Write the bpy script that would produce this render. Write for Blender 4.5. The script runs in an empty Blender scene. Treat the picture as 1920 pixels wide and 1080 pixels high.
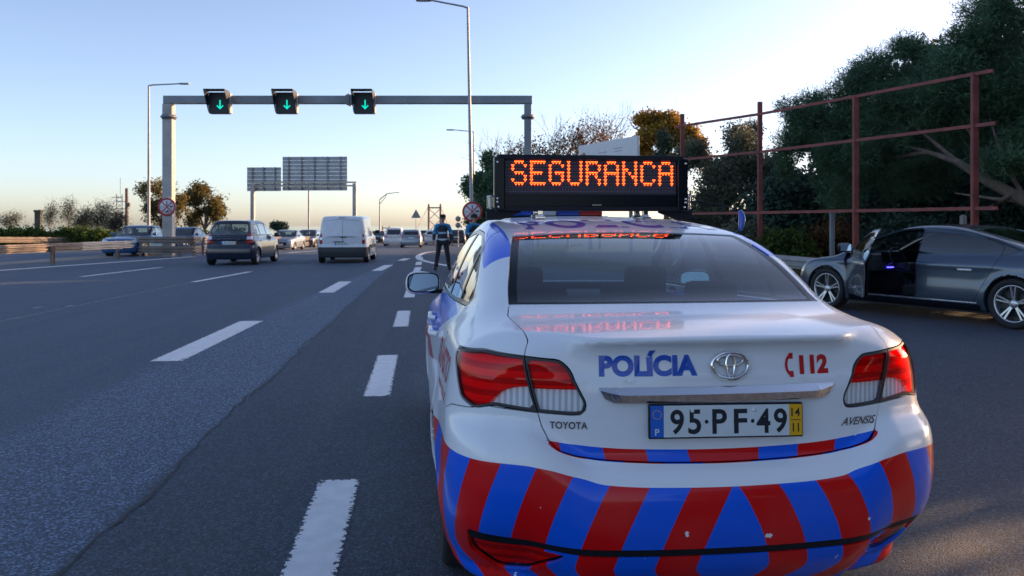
import bpy, bmesh, math, random
import numpy as np
from mathutils import Vector, Matrix, Euler
random.seed(7)
RNG = np.random.default_rng(7)
scene = bpy.context.scene
col = scene.collection
rad = math.radians

# ------------------------------------------------------------------ camera, sky, sun, exposure
CAM_H = 1.47
YAW = rad(5.33)            # camera looks a little to the right of the road direction (+Y)
FPX = 1500.0               # focal length in pixels of a 1920 wide frame
HOR = 420.0
cam_data = bpy.data.cameras.new("camera")
cam = bpy.data.objects.new("camera", cam_data)
col.objects.link(cam)
cam.location = (0, 0, CAM_H)
cam.rotation_euler = (rad(90), 0, -YAW)
cam_data.sensor_width = 36.0
cam_data.lens = FPX / 1920 * 36.0
cam_data.shift_y = -(540 - HOR) / 1920
cam_data.clip_start = 0.05
cam_data.clip_end = 30000
cam_data.dof.use_dof = True
cam_data.dof.focus_distance = 3.6
cam_data.dof.aperture_fstop = 7.0
scene.camera = cam

SUN_AZ = rad(67)           # clockwise from +Y: low on the right, a little ahead
SUN_EL = rad(11)
SKY_SAT, SKY_TINT = 0.92, (1.08, 0.97, 0.965)
world = bpy.data.worlds.new("World")
scene.world = world
world.use_nodes = True
wn = world.node_tree.nodes
sky = wn.new("ShaderNodeTexSky")
sky.sky_type = 'NISHITA'
sky.sun_disc = False
sky.sun_elevation = SUN_EL
sky.sun_rotation = SUN_AZ
sky.altitude = 50
sky.air_density = 0.7
sky.dust_density = 1.0
sky.ozone_density = 2.0
# white balance of the photograph
hs = wn.new("ShaderNodeHueSaturation"); hs.inputs['Saturation'].default_value = SKY_SAT
tn = wn.new("ShaderNodeMix"); tn.data_type = 'RGBA'; tn.blend_type = 'MULTIPLY'; tn.inputs[0].default_value = 1.0
tn.inputs[7].default_value = (*SKY_TINT, 1)
world.node_tree.links.new(sky.outputs[0], hs.inputs['Color'])
world.node_tree.links.new(hs.outputs[0], tn.inputs[6])
world.node_tree.links.new(tn.outputs[2], wn["Background"].inputs[0])
wn["Background"].inputs[1].default_value = 0.15

sun_d = bpy.data.lights.new("sun", 'SUN')
sun_d.energy = 4.5
sun_d.angle = rad(0.5)
sun_d.color = (1.0, 0.58, 0.28)
sun = bpy.data.objects.new("sun", sun_d)
col.objects.link(sun)
sd = Vector((math.sin(SUN_AZ) * math.cos(SUN_EL), math.cos(SUN_AZ) * math.cos(SUN_EL), math.sin(SUN_EL)))
sun.rotation_euler = sd.to_track_quat('Z', 'Y').to_euler()
scene.view_settings.view_transform = 'Standard'
scene.view_settings.look = 'None'
scene.view_settings.gamma = 1
scene.view_settings.use_curve_mapping = False
scene.view_settings.exposure = 1.12
try:
    scene.cycles.max_bounces = 8
    scene.cycles.transparent_max_bounces = 24
    scene.cycles.caustics_reflective = False
    scene.cycles.caustics_refractive = False
    scene.cycles.sample_clamp_indirect = 4.0
    scene.cycles.use_denoising = True
except Exception:
    pass


def from_cam(px, depth, z=None, py=None):
    """a point of the place seen at column px of the photograph at the given distance along the view"""
    xc = (px - 960) / FPX * depth
    X = xc * math.cos(YAW) + depth * math.sin(YAW)
    Y = -xc * math.sin(YAW) + depth * math.cos(YAW)
    if py is not None:
        z = CAM_H - (py - HOR) / FPX * depth
    return Vector((X, Y, 0.0 if z is None else z))


def ground_z(y):
    t = max(0.0, min(y, 58) - 33)
    return -0.0006 * t * t - max(0.0, y - 58) * 0.0105


# ------------------------------------------------------------------ objects and materials
def tag(o, label=None, cat=None, group=None, kind=None):
    if label: o['label'] = label
    if cat: o['category'] = cat
    if group: o['group'] = group
    if kind: o['kind'] = kind
    return o


def empty(name, loc=(0, 0, 0), rz=0.0, parent=None):
    o = bpy.data.objects.new(name, None)
    col.objects.link(o)
    o.location = loc
    o.rotation_euler = (0, 0, rz)
    o.empty_display_size = 0.2
    if parent: o.parent = parent
    return o


def kids(o):
    return [c for c in bpy.data.objects if c.parent == o]


def copy_tree(o, parent=None):
    c = o.copy()
    col.objects.link(c)
    if parent: c.parent = parent
    for ch in kids(o):
        copy_tree(ch, c)
    return c


def link_mesh(name, me, mat=None, parent=None):
    o = bpy.data.objects.new(name, me)
    col.objects.link(o)
    if mat is not None:
        for m in (mat if isinstance(mat, (list, tuple)) else [mat]):
            me.materials.append(m)
    if parent: o.parent = parent
    return o


class MB:
    """collects simple shapes and links them as one mesh"""
    def __init__(s):
        s.v = []; s.f = []; s.sm = []; s.mi = []; s.cur = 0

    def add(s, vs, fs, smooth=False):
        b = len(s.v)
        s.v += [tuple(v) for v in vs]
        for f in fs:
            s.f.append(tuple(b + i for i in f)); s.sm.append(smooth); s.mi.append(s.cur)
        return s

    def box(s, c, size, rot=None, bev=0.0):
        if bev > 0:
            bm = bmesh.new()
            bmesh.ops.create_cube(bm, size=1.0)
            for v in bm.verts: v.co = Vector((v.co.x * size[0], v.co.y * size[1], v.co.z * size[2]))
            bmesh.ops.bevel(bm, geom=bm.edges[:], offset=bev, segments=2, affect='EDGES', profile=0.6)
            bm.verts.index_update()
            vs = [v.co.copy() for v in bm.verts]; fs = [[v.index for v in f.verts] for f in bm.faces]
            bm.free()
        else:
            x, y, z = [k / 2 for k in size]
            vs = [Vector(p) for p in ((-x, -y, -z), (x, -y, -z), (x, y, -z), (-x, y, -z), (-x, -y, z), (x, -y, z), (x, y, z), (-x, y, z))]
            fs = [(0, 3, 2, 1), (4, 5, 6, 7), (0, 1, 5, 4), (1, 2, 6, 5), (2, 3, 7, 6), (3, 0, 4, 7)]
        if rot is not None:
            R = rot if isinstance(rot, Matrix) else Euler(rot).to_matrix()
            vs = [R @ v for v in vs]
        c = Vector(c)
        return s.add([v + c for v in vs], fs, False)

    def tube(s, pts, r, n=8, caps=True, smooth=True):
        pts = [Vector(p) for p in pts]
        rs = r if isinstance(r, (list, tuple)) else [r] * len(pts)
        rings = []
        up = None
        for i, p in enumerate(pts):
            d = (pts[min(i + 1, len(pts) - 1)] - pts[max(i - 1, 0)])
            if d.length < 1e-9: d = Vector((0, 0, 1))
            d.normalize()
            if up is None:
                up = d.orthogonal().normalized()
            else:
                up = (up - d * up.dot(d))
                if up.length < 1e-6: up = d.orthogonal()
                up.normalize()
            w = d.cross(up)
            rings.append([p + (up * math.cos(2 * math.pi * k / n) + w * math.sin(2 * math.pi * k / n)) * rs[i] for k in range(n)])
        vs = [v for ring in rings for v in ring]
        fs = []
        for i in range(len(pts) - 1):
            for k in range(n):
                a = i * n + k; b = i * n + (k + 1) % n
                fs.append((a, b, b + n, a + n))
        s.add(vs, fs, smooth)
        if caps:
            s.add(rings[0], [tuple(reversed(range(n)))]); s.add(rings[-1], [tuple(range(n))])
        return s

    def lathe(s, prof, n=32, axis='X', c=(0, 0, 0), smooth=True):
        """prof: list of (a, r): a along the axis"""
        vs = []; c = Vector(c)
        for a, r in prof:
            for k in range(n):
                t = 2 * math.pi * k / n
                u, w = r * math.cos(t), r * math.sin(t)
                p = {'X': (a, u, w), 'Y': (w, a, u), 'Z': (u, w, a)}[axis]
                vs.append(Vector(p) + c)
        fs = []
        for i in range(len(prof) - 1):
            for k in range(n):
                A = i * n + k; B = i * n + (k + 1) % n
                fs.append((A, B, B + n, A + n))
        return s.add(vs, fs, smooth)

    def prism(s, poly, depth, M=None):
        """poly in local xy, extruded along local z from 0 to depth"""
        n = len(poly)
        vs = [Vector((x, y, 0)) for x, y in poly] + [Vector((x, y, depth)) for x, y in poly]
        if M is not None: vs = [M @ v for v in vs]
        fs = [tuple(reversed(range(n))), tuple(range(n, 2 * n))] + [(i, (i + 1) % n, (i + 1) % n + n, i + n) for i in range(n)]
        return s.add(vs, fs)

    def sheet(s, quads):
        for q in quads:
            s.add(q, [tuple(range(len(q)))])
        return s

    def build(s, name, mat=None, parent=None):
        me = bpy.data.meshes.new(name)
        me.from_pydata(s.v, [], s.f)
        me.polygons.foreach_set('use_smooth', s.sm)
        if any(s.mi): me.polygons.foreach_set('material_index', s.mi)
        me.update()
        return link_mesh(name, me, mat, parent)


def nodes_of(name):
    m = bpy.data.materials.new(name)
    m.use_nodes = True
    nt = m.node_tree
    return m, nt, nt.nodes, nt.links, nt.nodes["Principled BSDF"]


def pbr(name, color, rough=0.5, metal=0.0, coat=0.0, var=0.0, vscale=6.0, bump=0.0, bscale=60.0, emit=None, estr=0.0, spec=0.5, dirt=0.0):
    m, nt, N, L, B = nodes_of(name)
    B.inputs['Base Color'].default_value = (*color, 1)
    B.inputs['Roughness'].default_value = rough
    B.inputs['Metallic'].default_value = metal
    B.inputs['Coat Weight'].default_value = coat
    B.inputs['Coat Roughness'].default_value = 0.03
    B.inputs['Specular IOR Level'].default_value = spec
    if emit:
        B.inputs['Emission Color'].default_value = (*emit, 1)
        B.inputs['Emission Strength'].default_value = estr
    if var > 0 or bump > 0 or dirt > 0:
        tc = N.new("ShaderNodeTexCoord")
    if var > 0:
        no = N.new("ShaderNodeTexNoise"); no.inputs['Scale'].default_value = vscale; no.inputs['Detail'].default_value = 6
        L.new(tc.outputs['Object'], no.inputs['Vector'])
        mx = N.new("ShaderNodeMix"); mx.data_type = 'RGBA'
        mr = N.new("ShaderNodeMapRange"); mr.inputs[1].default_value = 0.3; mr.inputs[2].default_value = 0.7
        L.new(no.outputs[0], mr.inputs[0]); L.new(mr.outputs[0], mx.inputs[0])
        mx.inputs[6].default_value = (*[c * (1 - var) for c in color], 1)
        mx.inputs[7].default_value = (*[min(1, c * (1 + var)) for c in color], 1)
        L.new(mx.outputs[2], B.inputs['Base Color'])
        r2 = N.new("ShaderNodeMapRange"); r2.inputs[3].default_value = max(0, rough - 0.12 * var * 3); r2.inputs[4].default_value = min(1, rough + 0.12 * var * 3)
        L.new(no.outputs[0], r2.inputs[0]); L.new(r2.outputs[0], B.inputs['Roughness'])
    if bump > 0:
        nb = N.new("ShaderNodeTexNoise"); nb.inputs['Scale'].default_value = bscale; nb.inputs['Detail'].default_value = 4
        L.new(tc.outputs['Object'], nb.inputs['Vector'])
        bp = N.new("ShaderNodeBump"); bp.inputs['Strength'].default_value = bump; bp.inputs['Distance'].default_value = 0.02
        L.new(nb.outputs[0], bp.inputs['Height']); L.new(bp.outputs[0], B.inputs['Normal'])
    return m


def glass_mat(name, tint, dark=0.5, rough=0.01, gain=1.25):
    """window glass: lets through a tinted part of the light and mirrors the rest by angle"""
    m, nt, N, L, B = nodes_of(name)
    N.remove(B)
    out = N["Material Output"]
    tr = N.new("ShaderNodeBsdfTransparent"); tr.inputs[0].default_value = (*tint, 1)
    gl = N.new("ShaderNodeBsdfGlossy"); gl.inputs['Roughness'].default_value = rough; gl.inputs[0].default_value = (1, 1, 1, 1)
    ge = N.new("ShaderNodeNewGeometry"); dt = N.new("ShaderNodeVectorMath"); dt.operation = 'DOT_PRODUCT'
    L.new(ge.outputs['Incoming'], dt.inputs[0]); L.new(ge.outputs['Normal'], dt.inputs[1])
    ab = N.new("ShaderNodeMath"); ab.operation = 'ABSOLUTE'; L.new(dt.outputs['Value'], ab.inputs[0])
    om = N.new("ShaderNodeMath"); om.operation = 'SUBTRACT'; om.inputs[0].default_value = 1.0; L.new(ab.outputs[0], om.inputs[1])
    p5 = N.new("ShaderNodeMath"); p5.operation = 'POWER'; p5.inputs[1].default_value = 5.0; L.new(om.outputs[0], p5.inputs[0])
    fr = N.new("ShaderNodeMath"); fr.operation = 'MULTIPLY_ADD'; fr.inputs[1].default_value = .95; fr.inputs[2].default_value = .045; L.new(p5.outputs[0], fr.inputs[0])
    mx = N.new("ShaderNodeMixShader")
    mr = N.new("ShaderNodeMath"); mr.operation = 'MULTIPLY_ADD'; mr.inputs[1].default_value = gain; mr.inputs[2].default_value = dark; mr.use_clamp = True
    L.new(fr.outputs[0], mr.inputs[0]); L.new(mr.outputs[0], mx.inputs[0])
    L.new(tr.outputs[0], mx.inputs[1]); L.new(gl.outputs[0], mx.inputs[2]); L.new(mx.outputs[0], out.inputs[0])
    return m


M = {}
M['white_paint'] = pbr("white_paint", (0.84, 0.86, 0.88), 0.28, coat=1.0, var=0.02, vscale=3)
M['black_plastic'] = pbr("black_plastic", (0.010, 0.012, 0.018), 0.45, var=0.15, vscale=20, spec=0.25)
M['black_gloss'] = pbr("black_gloss", (0.006, 0.008, 0.013), 0.2, coat=0.0, spec=0.22)
M['rubber'] = pbr("rubber", (0.014, 0.014, 0.015), 0.75, var=0.25, vscale=25, bump=0.15, bscale=120)
M['chrome'] = pbr("chrome", (0.82, 0.84, 0.86), 0.06, metal=1.0)
M['chrome_dark'] = pbr("chrome_dark", (0.25, 0.26, 0.28), 0.15, metal=1.0)
M['alloy'] = pbr("alloy", (0.55, 0.56, 0.58), 0.28, metal=0.9, var=0.08, vscale=15)
M['alloy_dark'] = pbr("alloy_dark", (0.05, 0.052, 0.055), 0.4, metal=0.5)
M['cloth_dark'] = pbr("cloth_dark", (0.020, 0.022, 0.026), 0.85, var=0.2, vscale=40)
M['trim_grey'] = pbr("trim_grey", (0.045, 0.05, 0.055), 0.6, var=0.15, vscale=20)
M['glass_rear'] = glass_mat("glass_rear", (0.34, 0.50, 0.58), 0.06)
M['glass_side'] = glass_mat("glass_side", (0.50, 0.60, 0.64), 0.08)
M['glass_tint'] = glass_mat("glass_tint", (0.10, 0.15, 0.20), 0.06)
M['glass_clear'] = glass_mat("glass_clear", (0.9, 0.92, 0.93), 0.04)
M['red_lens'] = glass_mat("red_lens", (0.98, 0.03, 0.03), 0.0, .02, .55)
M['clear_lens'] = glass_mat("clear_lens", (0.93, 0.95, 0.96), 0.0, .02, .8)
M['mirror'] = pbr("mirror", (0.55, 0.68, 0.78), 0.02, metal=1.0)
M['blue_print'] = pbr("blue_print", (0.006, 0.085, 0.50), 0.35, coat=0.5)
M['red_print'] = pbr("red_print", (0.55, 0.012, 0.016), 0.35, coat=0.5)
M['ink'] = pbr("ink", (0.006, 0.012, 0.022), 0.5)
M['white_print'] = pbr("white_print", (0.75, 0.78, 0.80), 0.4)
M['plate_white'] = pbr("plate_white", (0.66, 0.72, 0.74), 0.35, var=0.04, vscale=20)
M['plate_blue'] = pbr("plate_blue", (0.01, 0.13, 0.60), 0.35)
M['plate_yellow'] = pbr("plate_yellow", (0.80, 0.42, 0.01), 0.35)
M['red_lamp'] = pbr("red_lamp", (0.42, 0.008, 0.012), 0.15, coat=0.8)
M['steel'] = pbr("steel", (0.34, 0.35, 0.36), 0.45, metal=0.6, var=0.2, vscale=4)
M['galv'] = pbr("galv", (0.30, 0.31, 0.32), 0.42, metal=0.75, var=0.25, vscale=3, bump=0.05, bscale=30)

# ------------------------------------------------------------------ implicit surfaces for vehicle bodies
#SDF-BEGIN
def pc(xs, ys):
    """smooth monotone-ish interpolation through the points"""
    xs = np.asarray(xs, float); ys = np.asarray(ys, float)
    h = np.diff(xs); d = np.diff(ys) / h
    m = np.zeros(len(xs))
    m[0], m[-1] = d[0], d[-1]
    for i in range(1, len(xs) - 1):
        if d[i - 1] * d[i] <= 0: m[i] = 0
        else:
            w1 = 2 * h[i] + h[i - 1]; w2 = h[i] + 2 * h[i - 1]
            m[i] = (w1 + w2) / (w1 / d[i - 1] + w2 / d[i])
    tab_x = np.linspace(xs[0], xs[-1], 1500)
    k = np.clip(np.searchsorted(xs, tab_x) - 1, 0, len(h) - 1)
    t = (tab_x - xs[k]) / h[k]
    tab = (2*t**3 - 3*t**2 + 1) * ys[k] + (t**3 - 2*t**2 + t) * h[k] * m[k] + (-2*t**3 + 3*t**2) * ys[k + 1] + (t**3 - t**2) * h[k] * m[k + 1]
    return lambda q: np.interp(q, tab_x, tab)


def smax(a, b, k):
    h = np.maximum(k - np.abs(a - b), 0) / k
    return np.maximum(a, b) + h * h * k * 0.25


def smin(a, b, k):
    h = np.maximum(k - np.abs(a - b), 0) / k
    return np.minimum(a, b) - h * h * k * 0.25


def sstep(a, b, x):
    t = np.clip((x - a) / (b - a), 0, 1)
    return t * t * (3 - 2 * t)


def sdpoly(px, py, poly):
    """signed distance to a closed polygon, negative inside"""
    poly = np.asarray(poly, float)
    d = np.full(np.shape(px), 1e18)
    inside = np.zeros(np.shape(px), bool)
    n = len(poly)
    for i in range(n):
        a = poly[i]; b = poly[(i + 1) % n]
        ex, ey = b - a
        wx, wy = px - a[0], py - a[1]
        t = np.clip((wx * ex + wy * ey) / (ex * ex + ey * ey + 1e-15), 0, 1)
        dx, dy = wx - ex * t, wy - ey * t
        d = np.minimum(d, dx * dx + dy * dy)
        c = ((a[1] <= py) & (b[1] > py)) | ((b[1] <= py) & (a[1] > py))
        xi = a[0] + (py - a[1]) / (ey if abs(ey) > 1e-12 else 1e-12) * ex
        inside ^= c & (px < xi)
    d = np.sqrt(d)
    return np.where(inside, -d, d)


def round_poly(poly, r=0.03, n=4):
    """round the corners of a polygon"""
    out = []
    P = [np.array(p, float) for p in poly]
    for i in range(len(P)):
        a, b, c = P[i - 1], P[i], P[(i + 1) % len(P)]
        la, lc = np.linalg.norm(a - b), np.linalg.norm(c - b)
        t = min(r, la * 0.45, lc * 0.45)
        p0, p1 = b + (a - b) / la * t, b + (c - b) / lc * t
        for k in range(n + 1):
            s = k / n
            out.append((1 - s)**2 * p0 + 2*s*(1 - s) * b + s*s * p1)
    return out


def car_field(P):
    """implicit body: rear bumper near y=0, y forward, z up, x to the right"""
    R, T, W, Wp, F = pc(*P['R']), pc(*P['T']), pc(*P['W']), pc(*P['Wp']), pc(*P['F'])
    roof, yrg, yws, wg, wgy = pc(*P['roof']), pc(*P['yrg']), pc(*P['yws']), pc(*P['wg']), pc(*P['wgy'])
    rc2, rc4 = P.get('rc', (0.10, 0.16)); fc2, fc4 = P.get('fc', (0.15, 0.25))
    dzx = P.get('dz')
    def f(x, y, z):
        ax = np.abs(x)
        wheels = P['wheels']; rw = P['rw']
        d1 = np.sqrt((y - wheels[0])**2 + (z - P['wz'])**2); d2 = np.sqrt((y - wheels[1])**2 + (z - P['wz'])**2)
        dm = np.minimum(d1, d2)
        flare = P.get('flare', 0.012) * np.exp(-np.maximum(dm - rw, 0)**2 / 0.006)
        side = ax - (W(z) + Wp(y) + flare + P.get('crease', lambda y, z: 0)(y, z))
        zr = z - (dzx(ax) if dzx else 0)
        rear = R(zr) + rc2 * ax**2 + rc4 * ax**4 - y
        rear = rear / P.get('rn', 1.15)
        front = (y - F(z) + fc2 * ax**2 + fc4 * ax**4) / 1.15
        top = z - (T(y) - P.get('tcrown', 0.05) * ax**2)
        top = top + P.get('topcut', lambda x, y: 0)(ax, y)
        kr = P.get('kr0', 0.03) + (P.get('kr1', 0.20) - P.get('kr0', 0.03)) * sstep(0.32, 0.95, ax)
        b = smax(side, top, P.get('ktop', 0.13))
        b = smax(b, rear, kr)
        b = smax(b, front, 0.12)
        b = smax(b, P.get('zb', 0.2) - z + P.get('bcut', lambda y: 0)(y), 0.05)
        gs = (ax - wg(z) - wgy(y)) / 1.08
        gr = (yrg(z) + P.get('gc', 0.22) * ax**2 - y) / P.get('grn', 2.0)
        gw = (y - yws(z) + P.get('wc', 0.22) * ax**2) / P.get('gwn', 2.0)
        gt = z - (roof(y) - P.get('rcrown', 0.09) * ax**2)
        g = smax(gs, gr, P.get('kc', 0.10))
        g = smax(g, gw, 0.08)
        g = smax(g, gt, P.get('kroof', 0.06))
        g = np.maximum(g, P.get('zg0', 0.7) - z)
        c = smin(b, g, P.get('kbelt', 0.05))
        arch = np.minimum(rw - dm, ax - P.get('archx', 0.60))
        c = smax(c, arch, 0.008)
        if 'carve' in P: c = P['carve'](c, x, y, z)
        return c
    return f


def mesh_field(f, lo, hi, h):
    """surface nets: vertices and triangles of the zero level of f"""
    n = [int(math.ceil((hi[i] - lo[i]) / h)) + 1 for i in range(3)]
    ax = [lo[i] + h * np.arange(n[i]) for i in range(3)]
    Fv = f(ax[0][:, None, None], ax[1][None, :, None], ax[2][None, None, :])
    Fv = np.broadcast_to(Fv, n).astype(np.float32)
    S = Fv < 0
    c = S[:-1, :-1, :-1].astype(np.int8)
    tot = np.zeros_like(c)
    for i in (0, 1):
        for j in (0, 1):
            for k in (0, 1):
                tot += S[i:n[0] - 1 + i, j:n[1] - 1 + j, k:n[2] - 1 + k]
    act = (tot > 0) & (tot < 8)
    I = np.argwhere(act)
    idx = np.full(act.shape, -1, np.int64)
    idx[act] = np.arange(len(I))
    offs = [(i, j, k) for i in (0, 1) for j in (0, 1) for k in (0, 1)]
    cv = np.stack([Fv[I[:, 0] + o[0], I[:, 1] + o[1], I[:, 2] + o[2]] for o in offs], 1).astype(float)
    acc = np.zeros((len(I), 3)); cnt = np.zeros(len(I))
    for a in range(8):
        for b in range(a + 1, 8):
            oa, ob = np.array(offs[a]), np.array(offs[b])
            if np.abs(oa - ob).sum() != 1: continue
            m = (cv[:, a] < 0) != (cv[:, b] < 0)
            t = np.where(m, cv[:, a] / np.where(m, cv[:, a] - cv[:, b], 1), 0)
            acc += np.where(m[:, None], oa + (ob - oa) * t[:, None], 0); cnt += m
    V = np.array(lo) + h * (I + acc / cnt[:, None])
    quads = []
    for d in range(3):
        e = [slice(None)] * 3; g = [slice(None)] * 3
        e[d] = slice(0, n[d] - 1); g[d] = slice(1, n[d])
        A, Bq = S[tuple(e)], S[tuple(g)]
        E = np.argwhere(A != Bq)
        u, v = [q for q in range(3) if q != d]
        ok = (E[:, u] > 0) & (E[:, v] > 0) & (E[:, u] < n[u] - 1) & (E[:, v] < n[v] - 1)
        E = E[ok]
        def cell(du, dv):
            C = E.copy(); C[:, u] -= du; C[:, v] -= dv
            return idx[C[:, 0], C[:, 1], C[:, 2]]
        q = np.stack([cell(1, 1), cell(0, 1), cell(0, 0), cell(1, 0)], 1)
        flip = A[E[:, 0], E[:, 1], E[:, 2]]
        if d == 1: flip = ~flip
        q[~flip] = q[~flip][:, ::-1]
        quads.append(q)
    Q = np.concatenate(quads)
    for _ in range(3):
        V = V - (f(V[:, 0], V[:, 1], V[:, 2]) [:, None] * 0.9) * grad(f, V, True)
    Tr = np.concatenate([Q[:, [0, 1, 2]], Q[:, [0, 2, 3]]])
    return V, Tr


def grad(f, V, over=False):
    e = 1e-3
    g = np.stack([f(V[:, 0] + e, V[:, 1], V[:, 2]) - f(V[:, 0] - e, V[:, 1], V[:, 2]),
                  f(V[:, 0], V[:, 1] + e, V[:, 2]) - f(V[:, 0], V[:, 1] - e, V[:, 2]),
                  f(V[:, 0], V[:, 1], V[:, 2] + e) - f(V[:, 0], V[:, 1], V[:, 2] - e)], 1) / (2 * e)
    l2 = np.maximum((g * g).sum(1, keepdims=True), 1e-6)
    return g / l2 if over else g / np.sqrt(l2)


def split(V, T, s):
    """cut triangles along s=0; returns V, triangles with s<0, triangles with s>0"""
    s = np.where(np.abs(s) < 1e-9, 1e-9, s)
    neg = s < 0
    c = neg[T].sum(1)
    Tn, Tp = T[c == 3], T[c == 0]
    mix = T[(c == 1) | (c == 2)]
    if len(mix) == 0: return V, Tn, Tp
    mneg = neg[mix]
    lone_neg = mneg.sum(1) == 1
    pos = np.where(lone_neg, np.argmax(mneg, 1), np.argmin(mneg, 1))
    r = np.arange(len(mix))
    a, b, cc = mix[r, pos], mix[r, (pos + 1) % 3], mix[r, (pos + 2) % 3]
    e = np.concatenate([np.stack([a, b], 1), np.stack([a, cc], 1)])
    es = np.sort(e, 1)
    key, inv = np.unique(es[:, 0].astype(np.int64) * (len(V) + 1) + es[:, 1], return_inverse=True)
    i0, i1 = key // (len(V) + 1), key % (len(V) + 1)
    t = (s[i0] / (s[i0] - s[i1]))[:, None]
    NV = V[i0] * (1 - t) + V[i1] * t
    inv = inv.reshape(-1) + len(V)
    ab, ac = inv[:len(mix)], inv[len(mix):]
    lone = np.stack([a, ab, ac], 1)
    q = np.concatenate([np.stack([ab, b, cc], 1), np.stack([ab, cc, ac], 1)])
    ln2 = np.concatenate([lone_neg, lone_neg])
    return np.concatenate([V, NV]), np.concatenate([Tn, lone[lone_neg], q[~ln2]]), np.concatenate([Tp, lone[~lone_neg], q[ln2]])


def cast(f, o, d, t0, t1, n=160):
    """first crossing of f along rays o + t d (vectorised)"""
    o = np.atleast_2d(o).astype(float); d = np.broadcast_to(d, o.shape)
    ts = np.linspace(t0, t1, n)
    best = np.full(len(o), np.nan); lo = np.zeros(len(o)); hi = np.zeros(len(o)); found = np.zeros(len(o), bool)
    prev = None
    for t in ts:
        p = o + d * t
        v = f(p[:, 0], p[:, 1], p[:, 2])
        if prev is not None:
            m = (~found) & (v < 0) & (prev >= 0)
            lo[m] = t - (ts[1] - ts[0]); hi[m] = t; found |= m
        prev = v
    for _ in range(30):
        mid = (lo + hi) / 2
        p = o + d * mid[:, None]
        v = f(p[:, 0], p[:, 1], p[:, 2])
        hi = np.where(v < 0, mid, hi); lo = np.where(v < 0, lo, mid)
    return o + d * hi[:, None], found
#SDF-END


def panel(name, f, V, T, mat, parent, offset=0.0, rim=0.012, attrs=None, smooth=True):
    """link triangles T cut from the body as one part with a folded-in rim"""
    if len(T) == 0: return None
    used, inv = np.unique(T, return_inverse=True)
    P = V[used]; F = inv.reshape(T.shape)
    A = np.linalg.norm(np.cross(P[F[:, 1]] - P[F[:, 0]], P[F[:, 2]] - P[F[:, 0]]), axis=1)
    F = F[A > 1e-12]
    N = grad(f, P)
    ref = P.copy()
    P = P + N * offset
    verts = P; faces = F
    nm = N
    if rim > 0:
        E = np.concatenate([F[:, [0, 1]], F[:, [1, 2]], F[:, [2, 0]]])
        Es = np.sort(E, 1)
        k = Es[:, 0].astype(np.int64) * len(P) + Es[:, 1]
        u, first, cnt = np.unique(k, return_index=True, return_counts=True)
        be = E[first[cnt == 1]]
        bv, binv = np.unique(be, return_inverse=True)
        binv = binv.reshape(be.shape)
        n0 = len(P)
        verts = np.concatenate([P, P[bv], P[bv] - N[bv] * rim])
        q0 = n0 + binv; q1 = q0 + len(bv)
        rf = np.concatenate([np.stack([q0[:, 1], q0[:, 0], q1[:, 0]], 1), np.stack([q0[:, 1], q1[:, 0], q1[:, 1]], 1)])
        faces = np.concatenate([F, rf])
        nm = np.concatenate([N, np.zeros((2 * len(bv), 3))])
        ref = np.concatenate([ref, ref[bv], ref[bv]])
    me = bpy.data.meshes.new(name)
    me.vertices.add(len(verts)); me.vertices.foreach_set('co', verts.astype(np.float32).ravel())
    me.loops.add(len(faces) * 3); me.loops.foreach_set('vertex_index', faces.astype(np.int32).ravel())
    me.polygons.add(len(faces))
    me.polygons.foreach_set('loop_start', np.arange(0, len(faces) * 3, 3, dtype=np.int32))
    me.polygons.foreach_set('loop_total', np.full(len(faces), 3, np.int32))
    me.polygons.foreach_set('use_smooth', np.ones(len(faces), bool))
    me.update(calc_edges=True)
    me.validate()
    if len(me.vertices) == len(verts):
        me.normals_split_custom_set_from_vertices([tuple(n) for n in nm])
    if attrs:
        for an, fn in attrs.items():
            at = me.attributes.new(an, 'FLOAT', 'POINT')
            at.data.foreach_set('value', fn(ref).astype(np.float32))
    return link_mesh(name, me, mat, parent)


# ------------------------------------------------------------------ lettering
def text_tris(body, bold=0.0, space=1.0):
    cu = bpy.data.curves.new("lettering_curve", 'FONT')
    cu.body = body; cu.size = 1.0; cu.offset = bold; cu.space_character = space; cu.resolution_u = 5
    o = bpy.data.objects.new("lettering_curve", cu)
    col.objects.link(o)
    dg = bpy.context.evaluated_depsgraph_get()
    me = o.evaluated_get(dg).to_mesh()
    V = np.array([v.co[:] for v in me.vertices])[:, :2]
    Fc = [tuple(p.vertices) for p in me.polygons]
    o.evaluated_get(dg).to_mesh_clear()
    bpy.data.objects.remove(o); bpy.data.curves.remove(cu)
    V = (V - V.min(0)) / np.maximum(V.max(0) - V.min(0), 1e-9)
    return V, Fc


def lettering(name, body, mat, parent, place, bold=0.0, space=1.0):
    """place maps unit square coordinates (n,2) to points (n,3)"""
    V, Fc = text_tris(body, bold, space)
    P = place(V)
    mb = MB(); mb.add([tuple(p) for p in P], Fc)
    return mb.build(name, mat, parent)


def flat_place(origin, ux, uz, w, h, slant=0.0):
    o, ux, uz = np.array(origin), np.array(ux), np.array(uz)
    return lambda V: o + np.outer((V[:, 0] - 0.5) * w + (V[:, 1] - 0.5) * slant * h, ux) + np.outer((V[:, 1] - 0.5) * h, uz)
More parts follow.
